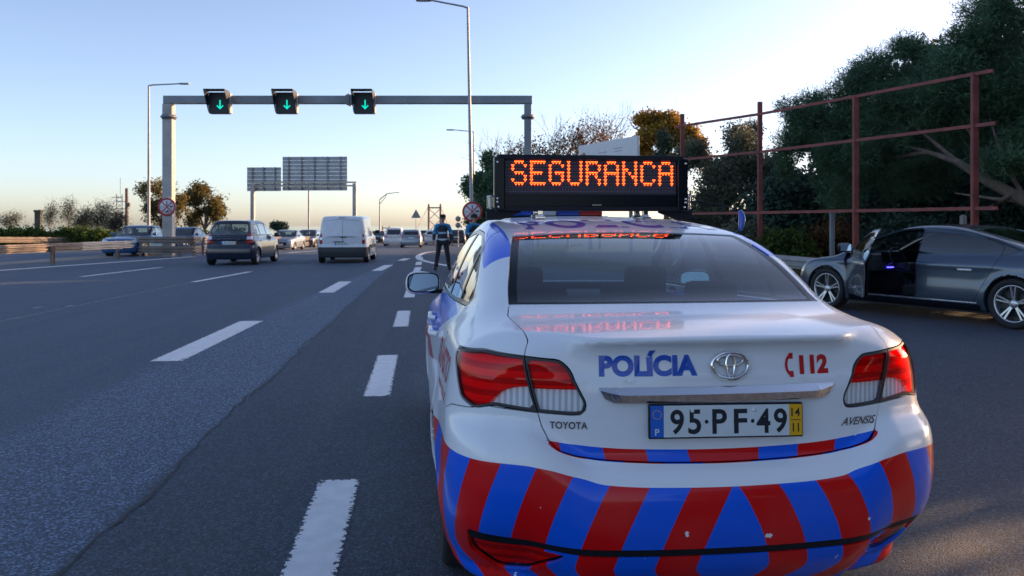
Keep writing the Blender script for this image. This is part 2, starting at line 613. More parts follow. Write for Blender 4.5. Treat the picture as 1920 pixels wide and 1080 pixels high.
#PAR-BEGIN
PC_X, PC_Y, PC_RZ = 0.940, 2.480, math.radians(1.51)
POLICE = dict(
    R=([.15, .24, .30, .36, .42, .50, .57, .61, .635, .66, .685, .72, .80, .90, .98, 1.03, 1.06, 1.085, 1.10, 1.2],
       [.24, .15, .09, .05, .03, .018, .02, .028, .040, .065, .095, .108, .108, .105, .118, .122, .112, .088, .078, .075]),
    T=([-.2, .07, .2, .4, .6, .8, 1.1, 1.6, 2.2, 3.0, 3.4, 3.8, 4.2, 4.45, 4.7],
       [1.06, 1.094, 1.112, 1.130, 1.140, 1.143, 1.115, 1.06, 1.03, 1.01, 1.00, .955, .87, .78, .64]),
    W=([.10, .20, .30, .40, .52, .62, .72, .82, .92, 1.0, 1.08, 1.2],
       [.84, .875, .90, .917, .925, .927, .922, .913, .898, .876, .815, .68]),
    Wp=([-.1, .3, .7, 1.2, 2.0, 3.0, 3.7, 4.3, 4.7], [-.035, -.022, -.010, 0, .004, 0, -.008, -.03, -.06]),
    F=([.15, .3, .5, .7, .9, 1.2], [4.62, 4.68, 4.695, 4.66, 4.50, 4.2]),
    roof=([.6, 1.0, 1.3, 1.6, 2.0, 2.4, 2.8, 3.2, 3.6], [1.26, 1.37, 1.442, 1.470, 1.499, 1.518, 1.520, 1.47, 1.40]),
    yrg=([.9, 1.0, 1.15, 1.235, 1.31, 1.381, 1.42, 1.436, 1.46, 1.6], [.10, .33, .60, .755, .915, 1.125, 1.28, 1.36, 1.50, 2.2]),
    yws=([.9, 1.0, 1.2, 1.4, 1.55], [3.72, 3.55, 3.18, 2.80, 2.45]),
    wg=([.85, 1.0, 1.15, 1.3, 1.42, 1.52], [.875, .835, .785, .722, .650, .56]),
    wgy=([.5, .8, 1.2, 1.7, 2.4, 3.2, 3.7], [-.09, -.055, -.015, 0, 0, -.015, -.05]),
    wheels=(1.05, 3.75), rw=.345, wz=.318, rc=(0.09, 0.22), fc=(0.15, 0.35),
    dz=lambda ax: 0.11 * sstep(.42, .66, ax), gc=.20, kbelt=.07, zb=.19, flare=.012, kr1=.17, kr0=.024, kroof=.03, grn=2.6, rcrown=.065, zg0=1.0,
)
#PAR-END
# ------------------------------------------------------------------ shared vehicle helpers
class Shell:
    """a body mesh from which panels are cut one after another"""
    def __init__(s, P, lo, hi, h):
        s.f = car_field(P); s.P = P
        s.V, s.T = mesh_field(s.f, lo, hi, h)
        n = grad(s.f, s.V)
        a, b, c = s.V[s.T[:, 0]], s.V[s.T[:, 1]], s.V[s.T[:, 2]]
        fn = np.cross(b - a, c - a)
        if ((fn * n[s.T[:, 0]]).sum(1) < 0).mean() > 0.5: s.T = s.T[:, ::-1].copy()

    def take(s, fn, gap=0.0022):
        V1, Ti, _ = split(s.V, s.T, fn(*s.V.T) + gap)
        V2, _, To = split(V1, s.T, fn(*V1.T) - gap)
        s.V, s.T = V2, To
        return Ti

    def cut(s, T, fn, gap=0.0):
        V1, Ti, _ = split(s.V, T, fn(*s.V.T) + gap)
        V2, _, To = split(V1, T, fn(*V1.T) - gap)
        s.V = V2
        return Ti, To

    def part(s, name, T, mat, parent, **kw):
        return panel(name, s.f, s.V, T, mat, parent, **kw)


def lim(*a):
    r = a[0]
    for b in a[1:]: r = np.maximum(r, b)
    return r


def curve(xs, ys):
    xs, ys = np.asarray(xs, float), np.asarray(ys, float)
    return lambda q: np.interp(q, xs, ys)


def wheel(parent, x, y, r, width, side, spokes=5, rim_r=0.66, style='five', alloy='alloy'):
    """one road wheel: tyre with treads, rim with spokes, hub; outer face towards side (+1 or -1)"""
    w = empty("wheel", (x, y, r), 0, parent)
    hw = width / 2
    R0 = r * rim_r
    t = MB()
    prof = [(-hw * .8, R0), (-hw, R0 + (r - R0) * .35), (-hw * .98, r * .93), (-hw * .80, r * .99), (-hw * .3, r), (hw * .3, r), (hw * .80, r * .99), (hw * .98, r * .93), (hw, R0 + (r - R0) * .35), (hw * .8, R0)]
    t.lathe([(a * side, b) for a, b in prof][::side], 40, 'X')
    t.build("tyre", M['rubber'], w)
    g = MB()
    g.lathe([(a * side, b) for a, b in [(hw * .8, R0), (hw * .86, R0 * .99), (hw * .80, R0 * .93), (hw * .2, R0 * .90), (-hw * .7, R0 * .92)]][::side], 40, 'X')
    n = spokes
    def blade(t0, wa, wb):
        c, s_ = math.cos(t0), math.sin(t0)
        def P(rr, off, dep): return (side * dep, rr * c - off * s_, rr * s_ + off * c)
        d0, d1 = hw * .62, hw * .80
        vs = [P(R0 * .16, -wa, d0), P(R0 * .16, wa, d0), P(R0 * .95, wb, d1), P(R0 * .95, -wb, d1),
              P(R0 * .16, -wa * 1.2, d0 - .03), P(R0 * .16, wa * 1.2, d0 - .03), P(R0 * .95, wb * 1.2, d1 - .03), P(R0 * .95, -wb * 1.2, d1 - .03)]
        fs = [(0, 1, 2, 3), (1, 0, 4, 5), (2, 1, 5, 6), (3, 2, 6, 7), (0, 3, 7, 4)]
        g.add(vs, fs if side < 0 else [tuple(reversed(f)) for f in fs])
    for k in range(n):
        a = 2 * math.pi * k / n + math.pi / 2
        if style == 'twin':
            blade(a - .13, .012, .012); blade(a + .13, .012, .012)
        else:
            blade(a, .022, .030)
    g.lathe([(side * a, b) for a, b in [(hw * .55, R0 * .24), (hw * .70, R0 * .22), (hw * .74, R0 * .10), (hw * .74, 0.001)]], 20, 'X')
    g.build("rim", M[alloy], w)
    d = MB()
    d.lathe([(side * a, b) for a, b in [(-hw * .2, R0 * .90), (-hw * .2, R0 * .62)]], 24, 'X')
    d.lathe([(side * a, b) for a, b in [(hw * .0, R0 * .62), (hw * .0, R0 * .10)]], 24, 'X')
    d.build("brake_disc", M['alloy_dark'], w)
    return w


def seat(parent, x, y, mat, z=0.28, w=0.50):
    s = MB()
    s.box((x, y, z + .10), (w, .50, .18), None, .05)
    s.box((x, y - .30, z + .42), (w, .16, .62), (rad(14), 0, 0), .06)
    b = s.build("seat", M[mat], parent)
    h = MB()
    h.box((x, y - .43, z + .84), (w * .52, .10, .19), (rad(10), 0, 0), .04)
    h.box((x - .06, y - .40, z + .72), (.014, .014, .14)); h.box((x + .06, y - .40, z + .72), (.014, .014, .14))
    h.build("headrest", M[mat], b)
    return b


def lamp_reflector_mat(name, c1, c2, scale):
    m, nt, N, L, B = nodes_of(name)
    tc = N.new("ShaderNodeTexCoord")
    wv = N.new("ShaderNodeTexWave"); wv.bands_direction = 'X' if scale > 10 else 'Z'; wv.inputs['Scale'].default_value = scale; wv.inputs['Distortion'].default_value = 0.4
    L.new(tc.outputs['Object'], wv.inputs['Vector'])
    mx = N.new("ShaderNodeMix"); mx.data_type = 'RGBA'
    rp = N.new("ShaderNodeMapRange"); rp.inputs[1].default_value = .35; rp.inputs[2].default_value = .55
    L.new(wv.outputs[1], rp.inputs[0]); L.new(rp.outputs[0], mx.inputs[0])
    mx.inputs[6].default_value = (*c1, 1); mx.inputs[7].default_value = (*c2, 1)
    L.new(mx.outputs[2], B.inputs['Base Color'])
    B.inputs['Roughness'].default_value = 0.4; B.inputs['Metallic'].default_value = 0.0
    bp = N.new("ShaderNodeBump"); bp.inputs['Strength'].default_value = .2; bp.inputs['Distance'].default_value = .006
    L.new(wv.outputs[1], bp.inputs['Height']); L.new(bp.outputs[0], B.inputs['Normal'])
    return m


M['reflector_red'] = lamp_reflector_mat("reflector_red", (.55, .40, .40), (1.0, 1.0, 1.0), 7.0)
M['reflector_clear'] = lamp_reflector_mat("reflector_clear", (.62, .64, .68), (.97, .98, 1.0), 16.0)


def livery_mat():
    """white coachwork with printed film: edges of the film come from distances stored on the mesh"""
    m, nt, N, L, B = nodes_of("livery_paint")
    def attr(n):
        a = N.new("ShaderNodeAttribute"); a.attribute_name = n; return a.outputs['Fac']
    def math_(op, a, b=None, c=None):
        q = N.new("ShaderNodeMath"); q.operation = op
        for i, v in enumerate((a, b, c)):
            if v is None: continue
            if isinstance(v, (int, float)): q.inputs[i].default_value = v
            else: L.new(v, q.inputs[i])
        return q.outputs[0]
    def mix(fac, a, b):
        q = N.new("ShaderNodeMix"); q.data_type = 'RGBA'
        L.new(fac, q.inputs[0])
        for i, v in ((6, a), (7, b)):
            if isinstance(v, tuple): q.inputs[i].default_value = (*v, 1)
            else: L.new(v, q.inputs[i])
        return q.outputs[2]
    tc = N.new("ShaderNodeTexCoord")
    def noise(scale, detail=3):
        n = N.new("ShaderNodeTexNoise"); n.inputs['Scale'].default_value = scale; n.inputs['Detail'].default_value = detail
        L.new(tc.outputs['Object'], n.inputs['Vector']); return n.outputs[0]
    red, blue, white = (.66, .002, .003), (.003, .115, .80), (.84, .87, .90)
    p = attr("stripe")
    cell = math_('MODULO', math_('ADD', math_('FLOOR', math_('DIVIDE', p, .140)), 20.0), 2.0)
    stripes = mix(math_('LESS_THAN', cell, .5), blue, red)
    chip = math_('ADD', math_('MULTIPLY', noise(28, 2), .022), -.0135)
    film = math_('LESS_THAN', math_('ADD', attr("film"), 0.0), 0.0)
    flakes = math_('GREATER_THAN', noise(19, 4), .738)
    film = math_('MULTIPLY', film, math_('SUBTRACT', 1.0, flakes))
    c = mix(film, white, stripes)
    c = mix(math_('LESS_THAN', attr("blue_film"), 0.0), c, blue)
    c = mix(math_('LESS_THAN', attr("red_film"), 0.0), c, red)
    grime = N.new("ShaderNodeMapRange"); grime.inputs[1].default_value = .45; grime.inputs[2].default_value = .75; grime.inputs[3].default_value = 0; grime.inputs[4].default_value = .10
    L.new(noise(2.3, 8), grime.inputs[0])
    c = mix(grime.outputs[0], c, (.30, .29, .27))
    L.new(c, B.inputs['Base Color'])
    rg = N.new("ShaderNodeMapRange"); rg.inputs[3].default_value = .22; rg.inputs[4].default_value = .40
    L.new(noise(5, 6), rg.inputs[0]); L.new(rg.outputs[0], B.inputs['Roughness'])
    cwt = math_('SUBTRACT', .62, math_('MULTIPLY', film, .30)); L.new(cwt, B.inputs['Coat Weight']); B.inputs['Coat Roughness'].default_value = .07
    B.inputs['Specular IOR Level'].default_value = .3
    return m


# ------------------------------------------------------------------ the police car
def build_police():
    root = empty("police_car", (PC_X, PC_Y, 0), PC_RZ)
    tag(root, "white police saloon with red and blue diagonal stripes on its rear bumper, parked close by", "police car")
    S = Shell(POLICE, (-1.02, -.06, .12), (1.02, 4.76, 1.60), .0165)
    f = S.f
    q_ = lambda x, y: np.abs(x) + .8 * y
    livery = livery_mat()
    topz = pc([-.2, 0, .25, .45, .55, .65, .75, .9, 1.05, 1.35, 1.65, 2.0], [.621, .620, .623, .632, .655, .680, .691, .692, .692, .698, .67, .60])
    bandz = pc([-.2, 0, .3, .5, .62], [.723, .722, .728, .744, .768])
    zs = pc([-.2, 0, .2, .38, .47, .53, .57, .60, .8], [.683, .683, .686, .694, .705, .724, .748, .78, .80])
    X0 = .023

    def a_film(V):
        x, y, z = V.T
        d1 = np.maximum(z - topz(q_(x, y)), y - 1.25)
        d2 = lim(z - bandz(np.abs(x)), .66 - z, y - .35, .05 - y, np.abs(x) - .585, -(z - zs(np.abs(x)) + .004))
        return np.minimum(d1, d2)

    def a_stripe(V):
        x, y, z = V.T
        u = np.abs(x - X0) + .62 * y
        p = u - .48 * (.62 - z) * sstep(.20, .36, z) - .03
        p = np.maximum(p, -.139)
        trunk_p = np.abs(x - .012) - .2 * (z - .70) + .02
        on_lid = (z > zs(np.abs(x))) & (y < .3) & (np.abs(x) < .63)
        return np.where(on_lid, trunk_p - .0, p)

    blue_side = [(1.2, 1.06), (1.55, .95), (2.1, .84), (3.4, .76), (4.3, .72), (4.3, .86), (3.4, .95), (2.6, 1.04), (1.7, 1.09)]
    blue_pillar = [(1.02, 1.345), (1.20, 1.43), (1.55, 1.52), (2.1, 1.56), (2.1, 1.44), (1.5, 1.385), (1.22, 1.31), (1.08, 1.27)]
    red_side = [(1.5, .80), (2.3, .70), (4.3, .60), (4.3, .69), (2.3, .79)]
    attrs = {'film': a_film, 'stripe': a_stripe,
             'blue_film': lambda V: np.minimum(np.maximum(sdpoly(V[:, 1], V[:, 2], blue_side), .5 - np.abs(V[:, 0])), np.maximum(sdpoly(V[:, 1], V[:, 2], blue_pillar), .575 - np.abs(V[:, 0]))),
             'red_film': lambda V: np.maximum(sdpoly(V[:, 1], V[:, 2], red_side), .5 - np.abs(V[:, 0]))}
    kw = dict(attrs=attrs)

    # rear window
    xg = curve([1.70, 1.80, 2.0, 2.2, 2.42, 2.69, 2.80], [.645, .643, .632, .612, .588, .556, .54])
    def rear_glass(x, y, z):
        w = y + z; ax = np.abs(x)
        d = lim(1.742 + .2 * x**2 - w, w - 2.775 + .10 * x**2, ax - xg(w))
        return np.maximum(d, y - 2.2)
    def inset(fn, k): return lambda x, y, z: fn(x, y, z) + k
    Tg = S.take(rear_glass, .002)
    Tin, Tband = S.cut(Tg, inset(rear_glass, .034), 0)
    rw = S.part("rear_window", Tin, M['glass_rear'], root, offset=-.004, rim=.0)
    S.part("window_border", Tband, M['black_gloss'], root, offset=-.004, rim=.004)
    # windscreen
    def screen(x, y, z):
        return lim(np.abs(x) - (.74 - .42 * (z - 1.0)), 1.05 - z, z - 1.462 + .06 * x**2, 2.3 - y)
    Tw = S.take(screen, .002)
    S.part("windscreen", Tw, M['glass_clear'], root, offset=-.003, rim=.004)
    # side windows
    dlo = round_poly([(3.42, 1.035), (2.72, 1.395), (2.2, 1.437), (1.75, 1.425), (1.40, 1.37), (1.10, 1.235), (1.02, 1.14), (1.10, 1.105), (2.1, 1.06)], .05)
    for sx in (-1, 1):
        def dl(x, y, z, sx=sx): return np.maximum(sdpoly(y, z, dlo), .4 - sx * x)
        Ts = S.take(dl, .002)
        panes = [lambda y: np.maximum(2.16 - y, y - 9), lambda y: np.maximum(1.43 + .0 - y, y - 2.07), lambda y: np.maximum(y - 1.38, -y)]
        Trest = Ts
        for pf in panes:
            fn = lambda x, y, z, pf=pf, dl=dl: lim(dl(x, y, z) + .020, pf(y + .0 * z))
            Tp, Trest = S.cut(Trest, fn, 0)
            S.part("side_window", Tp, M['glass_side'], root, offset=-.003, rim=0)
        S.part("window_frame", Trest, M['black_gloss'], root, offset=0.0, rim=.006)
    # tail lights
    tail = round_poly([(.552, .878), (.562, .843), (.60, .838), (.763, .846), (.93, .860), (1.03, .842), (1.125, .868), (1.19, .955), (1.275, 1.018), (1.01, 1.040), (.795, 1.030), (.66, 1.020), (.62, .99)], .018)
    outer_clear = [(.70, .932), (.756, .930), (.833, .926), (.89, .910), (.945, .866), (.95, .80), (.70, .80)]
    qseam = curve([.70, .73, .76, .80, .91, 1.03, 1.09], [.60, .645, .69, .725, .765, .797, .81])
    for sx in (-1, 1):
        def tl(x, y, z, sx=sx): return lim(sdpoly(q_(x, y), z, tail), .2 - sx * x, y - 1.2)
        Tt = S.take(tl, .002)
        inner = lambda x, y, z: q_(x, y) - qseam(z)
        Ti, To = S.cut(Tt, inner, .0025)
        for nm, TT, clear_fn in (("trunk", Ti, lambda x, y, z: z - .923), ("wing", To, lambda x, y, z: sdpoly(q_(x, y), z, outer_clear))):
            fr = (lambda x, y, z, tl=tl, inner=inner: np.maximum(tl(x, y, z) + .009, np.abs(inner(x, y, z)) * -1 + .010))
            Tl, Tf = S.cut(TT, fr, 0)
            Tc, Tr = S.cut(Tl, clear_fn, .0008)
            red = S.part("tail_light", Tr, M['red_lens'], root, offset=-.001, rim=0)
            S.part("reflector", Tr, M['reflector_red'], red, offset=-.014, rim=0)
            clr = S.part("reversing_lens" if nm == "trunk" else "indicator_lens", Tc, M['clear_lens'], red, offset=-.001, rim=0)
            S.part("reflector", Tc, M['reflector_clear'], red, offset=-.014, rim=0)
            S.part("lamp_frame", Tf, M['trim_grey'], red, offset=-.003, rim=.03)
    # boot lid
    
    xd = curve([.0, .2, .23, .56, .66, .9], [.63, .63, .632, .66, .645, .60])
    def lid(x, y, z):
        ax = np.abs(x)
        t = sstep(1.05, 1.09, z)
        l1 = (1 - t) * (q_(x, y) - qseam(z)) + t * (ax - xd(y))
        return lim(l1, zs(ax) - z, y + z - (1.735 + .2 * x**2), y - .9)
    Tl = S.take(lid, .0022)
    lid_o = S.part("boot_lid", Tl, livery, root, **kw)
    # rear bumper with trim strip and fog lamps
    zb = curve([0, .60, .62, .70, .76, .95, 1.05, 1.2, 1.45, 1.6], [.69, .80, .83, .842, .845, .856, .842, .83, .74, .70])
    def bump(x, y, z): return lim(z - np.maximum(zb(q_(x, y)), zs(np.abs(x)) - 0), y - .74)
    Tb = S.take(bump, .0018)
    fog = round_poly([(.83, .412), (.815, .335), (.715, .262), (.625, .270), (.52, .392), (.70, .400)], .02)
    strip = lambda x, y, z: lim(np.abs(z - (.411 + .012 * x**2)) - .0125 - .006 * sstep(.5, .8, np.abs(x)), np.abs(x) - .83, y - .5)
    Tst, Tb = S.cut(Tb, strip, .0012)
    S.part("bumper_trim", Tst, M['black_plastic'], root, offset=-.003, rim=.01)
    for sx in (-1, 1):
        fg = lambda x, y, z, sx=sx: lim(sdpoly(sx * x, z, fog), .3 - sx * x, y - .6)
        Tf, Tb = S.cut(Tb, fg, .002)
        fl = S.part("fog_lamp", Tf, M['red_lens'], root, offset=-.010, rim=0)
        S.part("reflector", Tf, M['reflector_red'], fl, offset=-.022, rim=0)
    S.part("rear_bumper", Tb, livery, root, rim=.015, **kw)
    # doors, bonnet, flap
    for sx in (-1, 1):
        rear_door = [(2.09, .27), (2.09, 1.5), (1.55, 1.47), (1.06, 1.18), (1.05, 1.05), (1.38, .72), (1.45, .55), (1.45, .27)]
        front_door = [(2.105, .27), (2.105, 1.5), (2.75, 1.47), (3.36, 1.06), (3.32, .80), (3.26, .27)]
        for dn in (rear_door, front_door):
            fn = lambda x, y, z, sx=sx, dn=dn: lim(sdpoly(y, z, round_poly(dn, .05)), .45 - sx * x)
            Td = S.take(fn, .002)
            d = S.part("door", Td, livery, root, **kw)
            hy = (1.62 if dn is rear_door else 2.30)
            pt, ok = cast(f, [(sx * 1.2, hy, .93)], np.array([-sx, 0, 0.]), 0, .6)
            hb = MB()
            hb.tube([(pt[0][0] + sx * .005, hy - .10, .925), (pt[0][0] + sx * .035, hy - .08, .93), (pt[0][0] + sx * .038, hy + .08, .93), (pt[0][0] + sx * .005, hy + .10, .925)], [.014, .016, .016, .014], 8)
            hb.build("handle", M['white_paint'], d)
    Tf = S.take(lambda x, y, z: lim(sdpoly(y, z, round_poly([(.93, .86), (1.09, .86), (1.09, 1.0), (.93, 1.0)], .03)), .5 + x), .0015)
    S.part("fuel_flap", Tf, livery, root, **kw)
    Tf = S.take(lambda x, y, z: lim(np.abs(x) - .74, 3.42 + .1 * x**2 * 0 - y, y - 4.55 + .35 * x**2, .74 - z), .002)
    S.part("bonnet", Tf, livery, root, **kw)
    S.part("body", S.T, livery, root, rim=.012, **kw)

    # chrome bar above the plate
    cb = MB(); prof = []
    n = 56
    rows = []
    for i in range(n + 1):
        u = -1 + 2 * i / n
        x = u * .405
        top_w = .410; e = abs(u)
        zt, zm, zl = .931, .910 + .013 * max(0, (e - .8) / .2) ** 1.5, .883 + .012 * max(0, (e - .93) / .07)
        pts = np.array([[x * 1.01, 0, zt], [x * 1.0, 0, zm], [x * (.96), 0, zl]])
        h, ok = cast(f, np.c_[pts[:, 0], np.full(3, -.3), pts[:, 2]], np.array([0, 1., 0]), 0, .7)
        rows.append([(pts[0][0], h[0][1] - .005, zt), (pts[1][0], h[1][1] - .026 * (1 - .6 * max(0, (e - .85) / .15)), zm), (pts[2][0], h[2][1] - .017 * (1 - .6 * max(0, (e - .85) / .15)), zl), (pts[2][0], h[2][1] + .01, zl)])
    vs = [p for r in rows for p in r]; fs = []
    for i in range(n):
        for k in range(3):
            fs.append((i * 4 + k, i * 4 + k + 1, (i + 1) * 4 + k + 1, (i + 1) * 4 + k))
    cb.add(vs, fs, False)
    cb.build("chrome_bar", M['chrome'], root)

    # number plate
    pl = empty("number_plate", (0.012, .085, .822), 0, root)
    pl.rotation_euler = (rad(-4), rad(.8), 0)
    MB().box((0, 0, 0), (.530, .012, .114), None, .005).build("plate_frame", M['black_plastic'], pl)
    MB().sheet([[(-.215, -.0085, -.051), (.215, -.0085, -.051), (.215, -.0085, .051), (-.215, -.0085, .051)]]).build("plate_face", M['plate_white'], pl)
    MB().sheet([[(-.260, -.0085, -.051), (-.2155, -.0085, -.051), (-.2155, -.0085, .051), (-.260, -.0085, .051)]]).build("country_band", M['plate_blue'], pl)
    MB().sheet([[(.2155, -.0085, -.051), (.260, -.0085, -.051), (.260, -.0085, .051), (.2155, -.0085, .051)]]).build("date_band", M['plate_yellow'], pl)
    ink = lambda t, x, z, w, h, mat='ink', bold=.012: lettering("character", t, M[mat], pl, flat_place((x, -.0092, z), (1, 0, 0), (0, 0, 1), w, h), bold)
    adv = [('9', -.170, .046), ('5', -.111, .044), ('P', -.026, .050), ('F', .046, .046), ('4', .125, .048), ('9', .184, .046)]
    for c, x, w_ in adv: ink(c, x, -.002, w_, .080, 'ink', .022)
    for x in (-.0705, .0875): MB().lathe([(-.0095, .0001), (-.0095, .0065)], 12, 'Y', (x, 0, -.002)).build("character", M['ink'], pl)
    ink('P', -.2375, -.034, .014, .021, 'white_print')
    for k in range(12):
        a = k * math.pi / 6
        MB().lathe([(-.0093, .0001), (-.0093, .0022)], 5, 'Y', (-.2375 + .014 * math.cos(a), 0, .022 + .014 * math.sin(a))).build("star", M['plate_yellow'], pl)
    ink('14', .2375, .025, .030, .028); ink('11', .2375, -.025, .022, .028)
    MB().sheet([[(.220, -.0091, -.0012), (.255, -.0091, -.0012), (.255, -.0091, .0012), (.220, -.0091, .0012)]]).build("date_line", M['ink'], pl)
    for x in (-.118, .094): MB().lathe([(-.0085, .007), (-.012, .0055), (-.012, .0001)][::-1], 12, 'Y', (x, 0, .034)).build("screw", M['plate_white'], pl)

    # lettering laid on the lid
    def on_rear(cx, cz, w, h, slant=0.0, off=.0012):
        def place(V):
            x = cx + (V[:, 0] - .5) * w + (V[:, 1] - .5) * slant * h; z = cz + (V[:, 1] - .5) * h
            P, ok = cast(f, np.c_[x, np.full(len(x), -.3), z], np.array([0, 1., 0]), 0, .7, 60)
            P[:, 1] -= off
            return P
        return place
    word, wx = "POL\u00cdCIA", None
    lettering("lettering", word, M['blue_print'], root, on_rear(-.240, 1.008, .330, .086), .055, 1.02)
    lettering("lettering", "112", M['red_print'], root, on_rear(.341, .993, .108, .064), .055)
    # handset symbol
    a = [(math.cos(t), math.sin(t)) for t in np.linspace(rad(125), rad(235), 10)]
    outer = [(.036 * c + .012, .044 * s) for c, s in a]; innr = [(.026 * c + .012, .036 * s) for c, s in a]
    hs = MB()
    pp = lambda uv: on_rear(.258, .993, 1, 1)(np.array([[u + .5, v + .5] for u, v in uv]))
    P1, P2 = pp(outer), pp(innr)
    for i in range(9): hs.add([P1[i], P1[i + 1], P2[i + 1], P2[i]], [(0, 1, 2, 3)])
    for s in (1, -1):
        hs.add(pp([(-.009, s * .040), (.006, s * .040), (.006, s * .020), (-.012, s * .020)]), [(0, 1, 2, 3)])
    hs.build("handset_symbol", M['red_print'], root)
    # badges
    def ring(mb, cx, cz, rx, rz, r, off=.008, tilt=0):
        pts = []
        for k in range(33):
            t = 2 * math.pi * k / 32
            pts.append((cx + rx * math.cos(t), cz + rz * math.sin(t)))
        pts = np.array(pts)
        P, ok = cast(f, np.c_[pts[:, 0], np.full(33, -.3), pts[:, 1]], np.array([0, 1., 0]), 0, .7, 60)
        P[:, 1] -= off
        mb.tube(P, r, 8, caps=False)
    em = MB()
    ring(em, .036, .998, .063, .043, .0062)
    ring(em, .036, 1.0145, .044, .0175, .0048, .010)
    ring(em, .036, .9985, .0145, .035, .0048, .011)
    em.build("emblem", M['chrome'], root)
    lettering("badge", "TOYOTA", M['chrome_dark'], root, on_rear(-.506, .806, .122, .024, 0, .004), .02, 1.05)
    lettering("badge", "AVENSIS", M['chrome_dark'], root, on_rear(.512, .793, .132, .027, .5, .004), .01, 1.0)

    def on_left(cy, cz, w, h):
        def place(V):
            y = cy - (V[:, 0] - .5) * w; z = cz + (V[:, 1] - .5) * h
            P, ok = cast(f, np.c_[np.full(len(y), -1.3), y, z], np.array([1., 0, 0]), 0, .7, 80)
            P[:, 0] -= .0015
            return P
        return place
    lettering("lettering", "TR\u00c2NSITO", M['red_print'], root, on_left(.86, .930, .62, .125), .02)
    lettering("lettering", "www.psp.pt", M['red_print'], root, on_left(.74, .815, .40, .05), .015)
    def on_roof(V):
        x = .03 + (V[:, 0] - .5) * .98; y = 1.47 + V[:, 1] * .42
        P, ok = cast(f, np.c_[x, y, np.full(len(x), 1.9)], np.array([0, 0, -1.]), 0, .7, 80)
        P[:, 2] += .0015
        return P
    lettering("lettering", "POLICIA", M['blue_print'], root, on_roof, .03, 1.05)

    # mirrors
    for sx in (-1, 1):
        mr = empty("door_mirror", (sx * .905, 3.05, 1.055), 0, root)
        mr.rotation_euler = (rad(-5), 0, sx * rad(-9))
        h = MB(); bm = bmesh.new()
        bmesh.ops.create_uvsphere(bm, u_segments=20, v_segments=12, radius=1.0)
        for v in bm.verts:
            e = lambda t, p: math.copysign(abs(t) ** p, t)
            x, y, z = e(v.co.x, .75), v.co.y, e(v.co.z, .75)
            v.co = (x * .118 * (1 - .05 * z), (y * .075 if y > 0 else y * .028), z * .077 * (1 + .18 * x * -sx * -1))
        h.add([v.co + Vector((sx * .055, 0, .015)) for v in bm.verts], [[v.index for v in fc.verts] for fc in bm.faces], True)
        bm.free()
        h.build("mirror_housing", M['white_paint'], mr)
        g = MB(); n = 24
        ell = []
        for k in range(n):
            t = 2 * math.pi * k / n; c, s = math.cos(t), math.sin(t)
            ell.append((sx * .055 + .100 * math.copysign(abs(c) ** .6, c), .015 + .060 * math.copysign(abs(s) ** .6, s)))
        fr = [(sx * .055 + (x - sx * .055) * 1.10, .015 + (z - .015) * 1.13) for x, z in ell]
        MB().add([(x, -.0275, z) for x, z in fr] + [(x, -.010, z) for x, z in fr], [tuple(range(n))] + [(k, (k + 1) % n, (k + 1) % n + n, k + n) for k in range(n)]).build("mirror_rim", M['black_plastic'], mr)
        g.add([(x, -.0300 + .03 * (x - sx * .055) * sx * 0, z) for x, z in ell], [tuple(range(n))])
        go = g.build("mirror_glass", M['mirror'], mr)
        MB().box((-sx * .05, .02, -.045), (.14, .05, .03), None, .01).build("mirror_arm", M['black_plastic'], mr)

    for sx in (-1, 1):
        for y in POLICE['wheels']:
            wheel(root, sx * .795, y, .325, .205, sx, 7, .66)
    # cabin
    seat(root, -.38, 2.72, 'cloth_dark'); seat(root, .38, 2.72, 'cloth_dark')
    sb = MB(); sb.box((0, 1.80, .40), (1.34, .50, .20), None, .05); sb.box((0, 1.42, .74), (1.34, .18, .62), (rad(22), 0, 0), .06)
    b = sb.build("rear_bench", M['cloth_dark'], root)
    for x in (-.42, 0, .42): MB().box((x, 1.31, 1.11), (.26, .11, .17), (rad(12), 0, 0), .05).build("headrest", M['cloth_dark'], b)
    MB().box((0, .96, 1.045), (1.22, .62, .03), None, .01).build("parcel_shelf", M['trim_grey'], root)
    MB().box((0, 3.28, .86), (1.46, .50, .26), None, .08).build("dashboard", M['trim_grey'], root)
    st = MB(); st.lathe([(0 + .012 * math.cos(t), .185 + .014 * math.sin(t)) for t in np.linspace(0, 2 * math.pi, 9)], 28, 'Y', (-.38, 3.02, .98)); st.box((-.38, 3.03, .98), (.34, .02, .05))
    st.build("steering_wheel", M['black_plastic'], root)
    MB().box((0, 2.2, .24), (1.60, 3.4, .06)).build("floor_pan", M['black_plastic'], root)
    MB().box((0, 3.9, .50), (1.1, .9, .4), None, .05).build("engine_block", M['black_plastic'], root)
    ex = MB(); ex.tube([(.50, .55, .21), (.50, .30, .205)], .03, 14); ex.build("exhaust_pipe", M['chrome_dark'], root)
    return root, f


police, police_f = build_police()


def car_pt(x, y, z):
    return police.matrix_basis @ Vector((x, y, z))


# ------------------------------------------------------------------ message board on the roof
def led_mat(name, c, strength):
    return pbr(name, c, .4, emit=c, estr=strength)


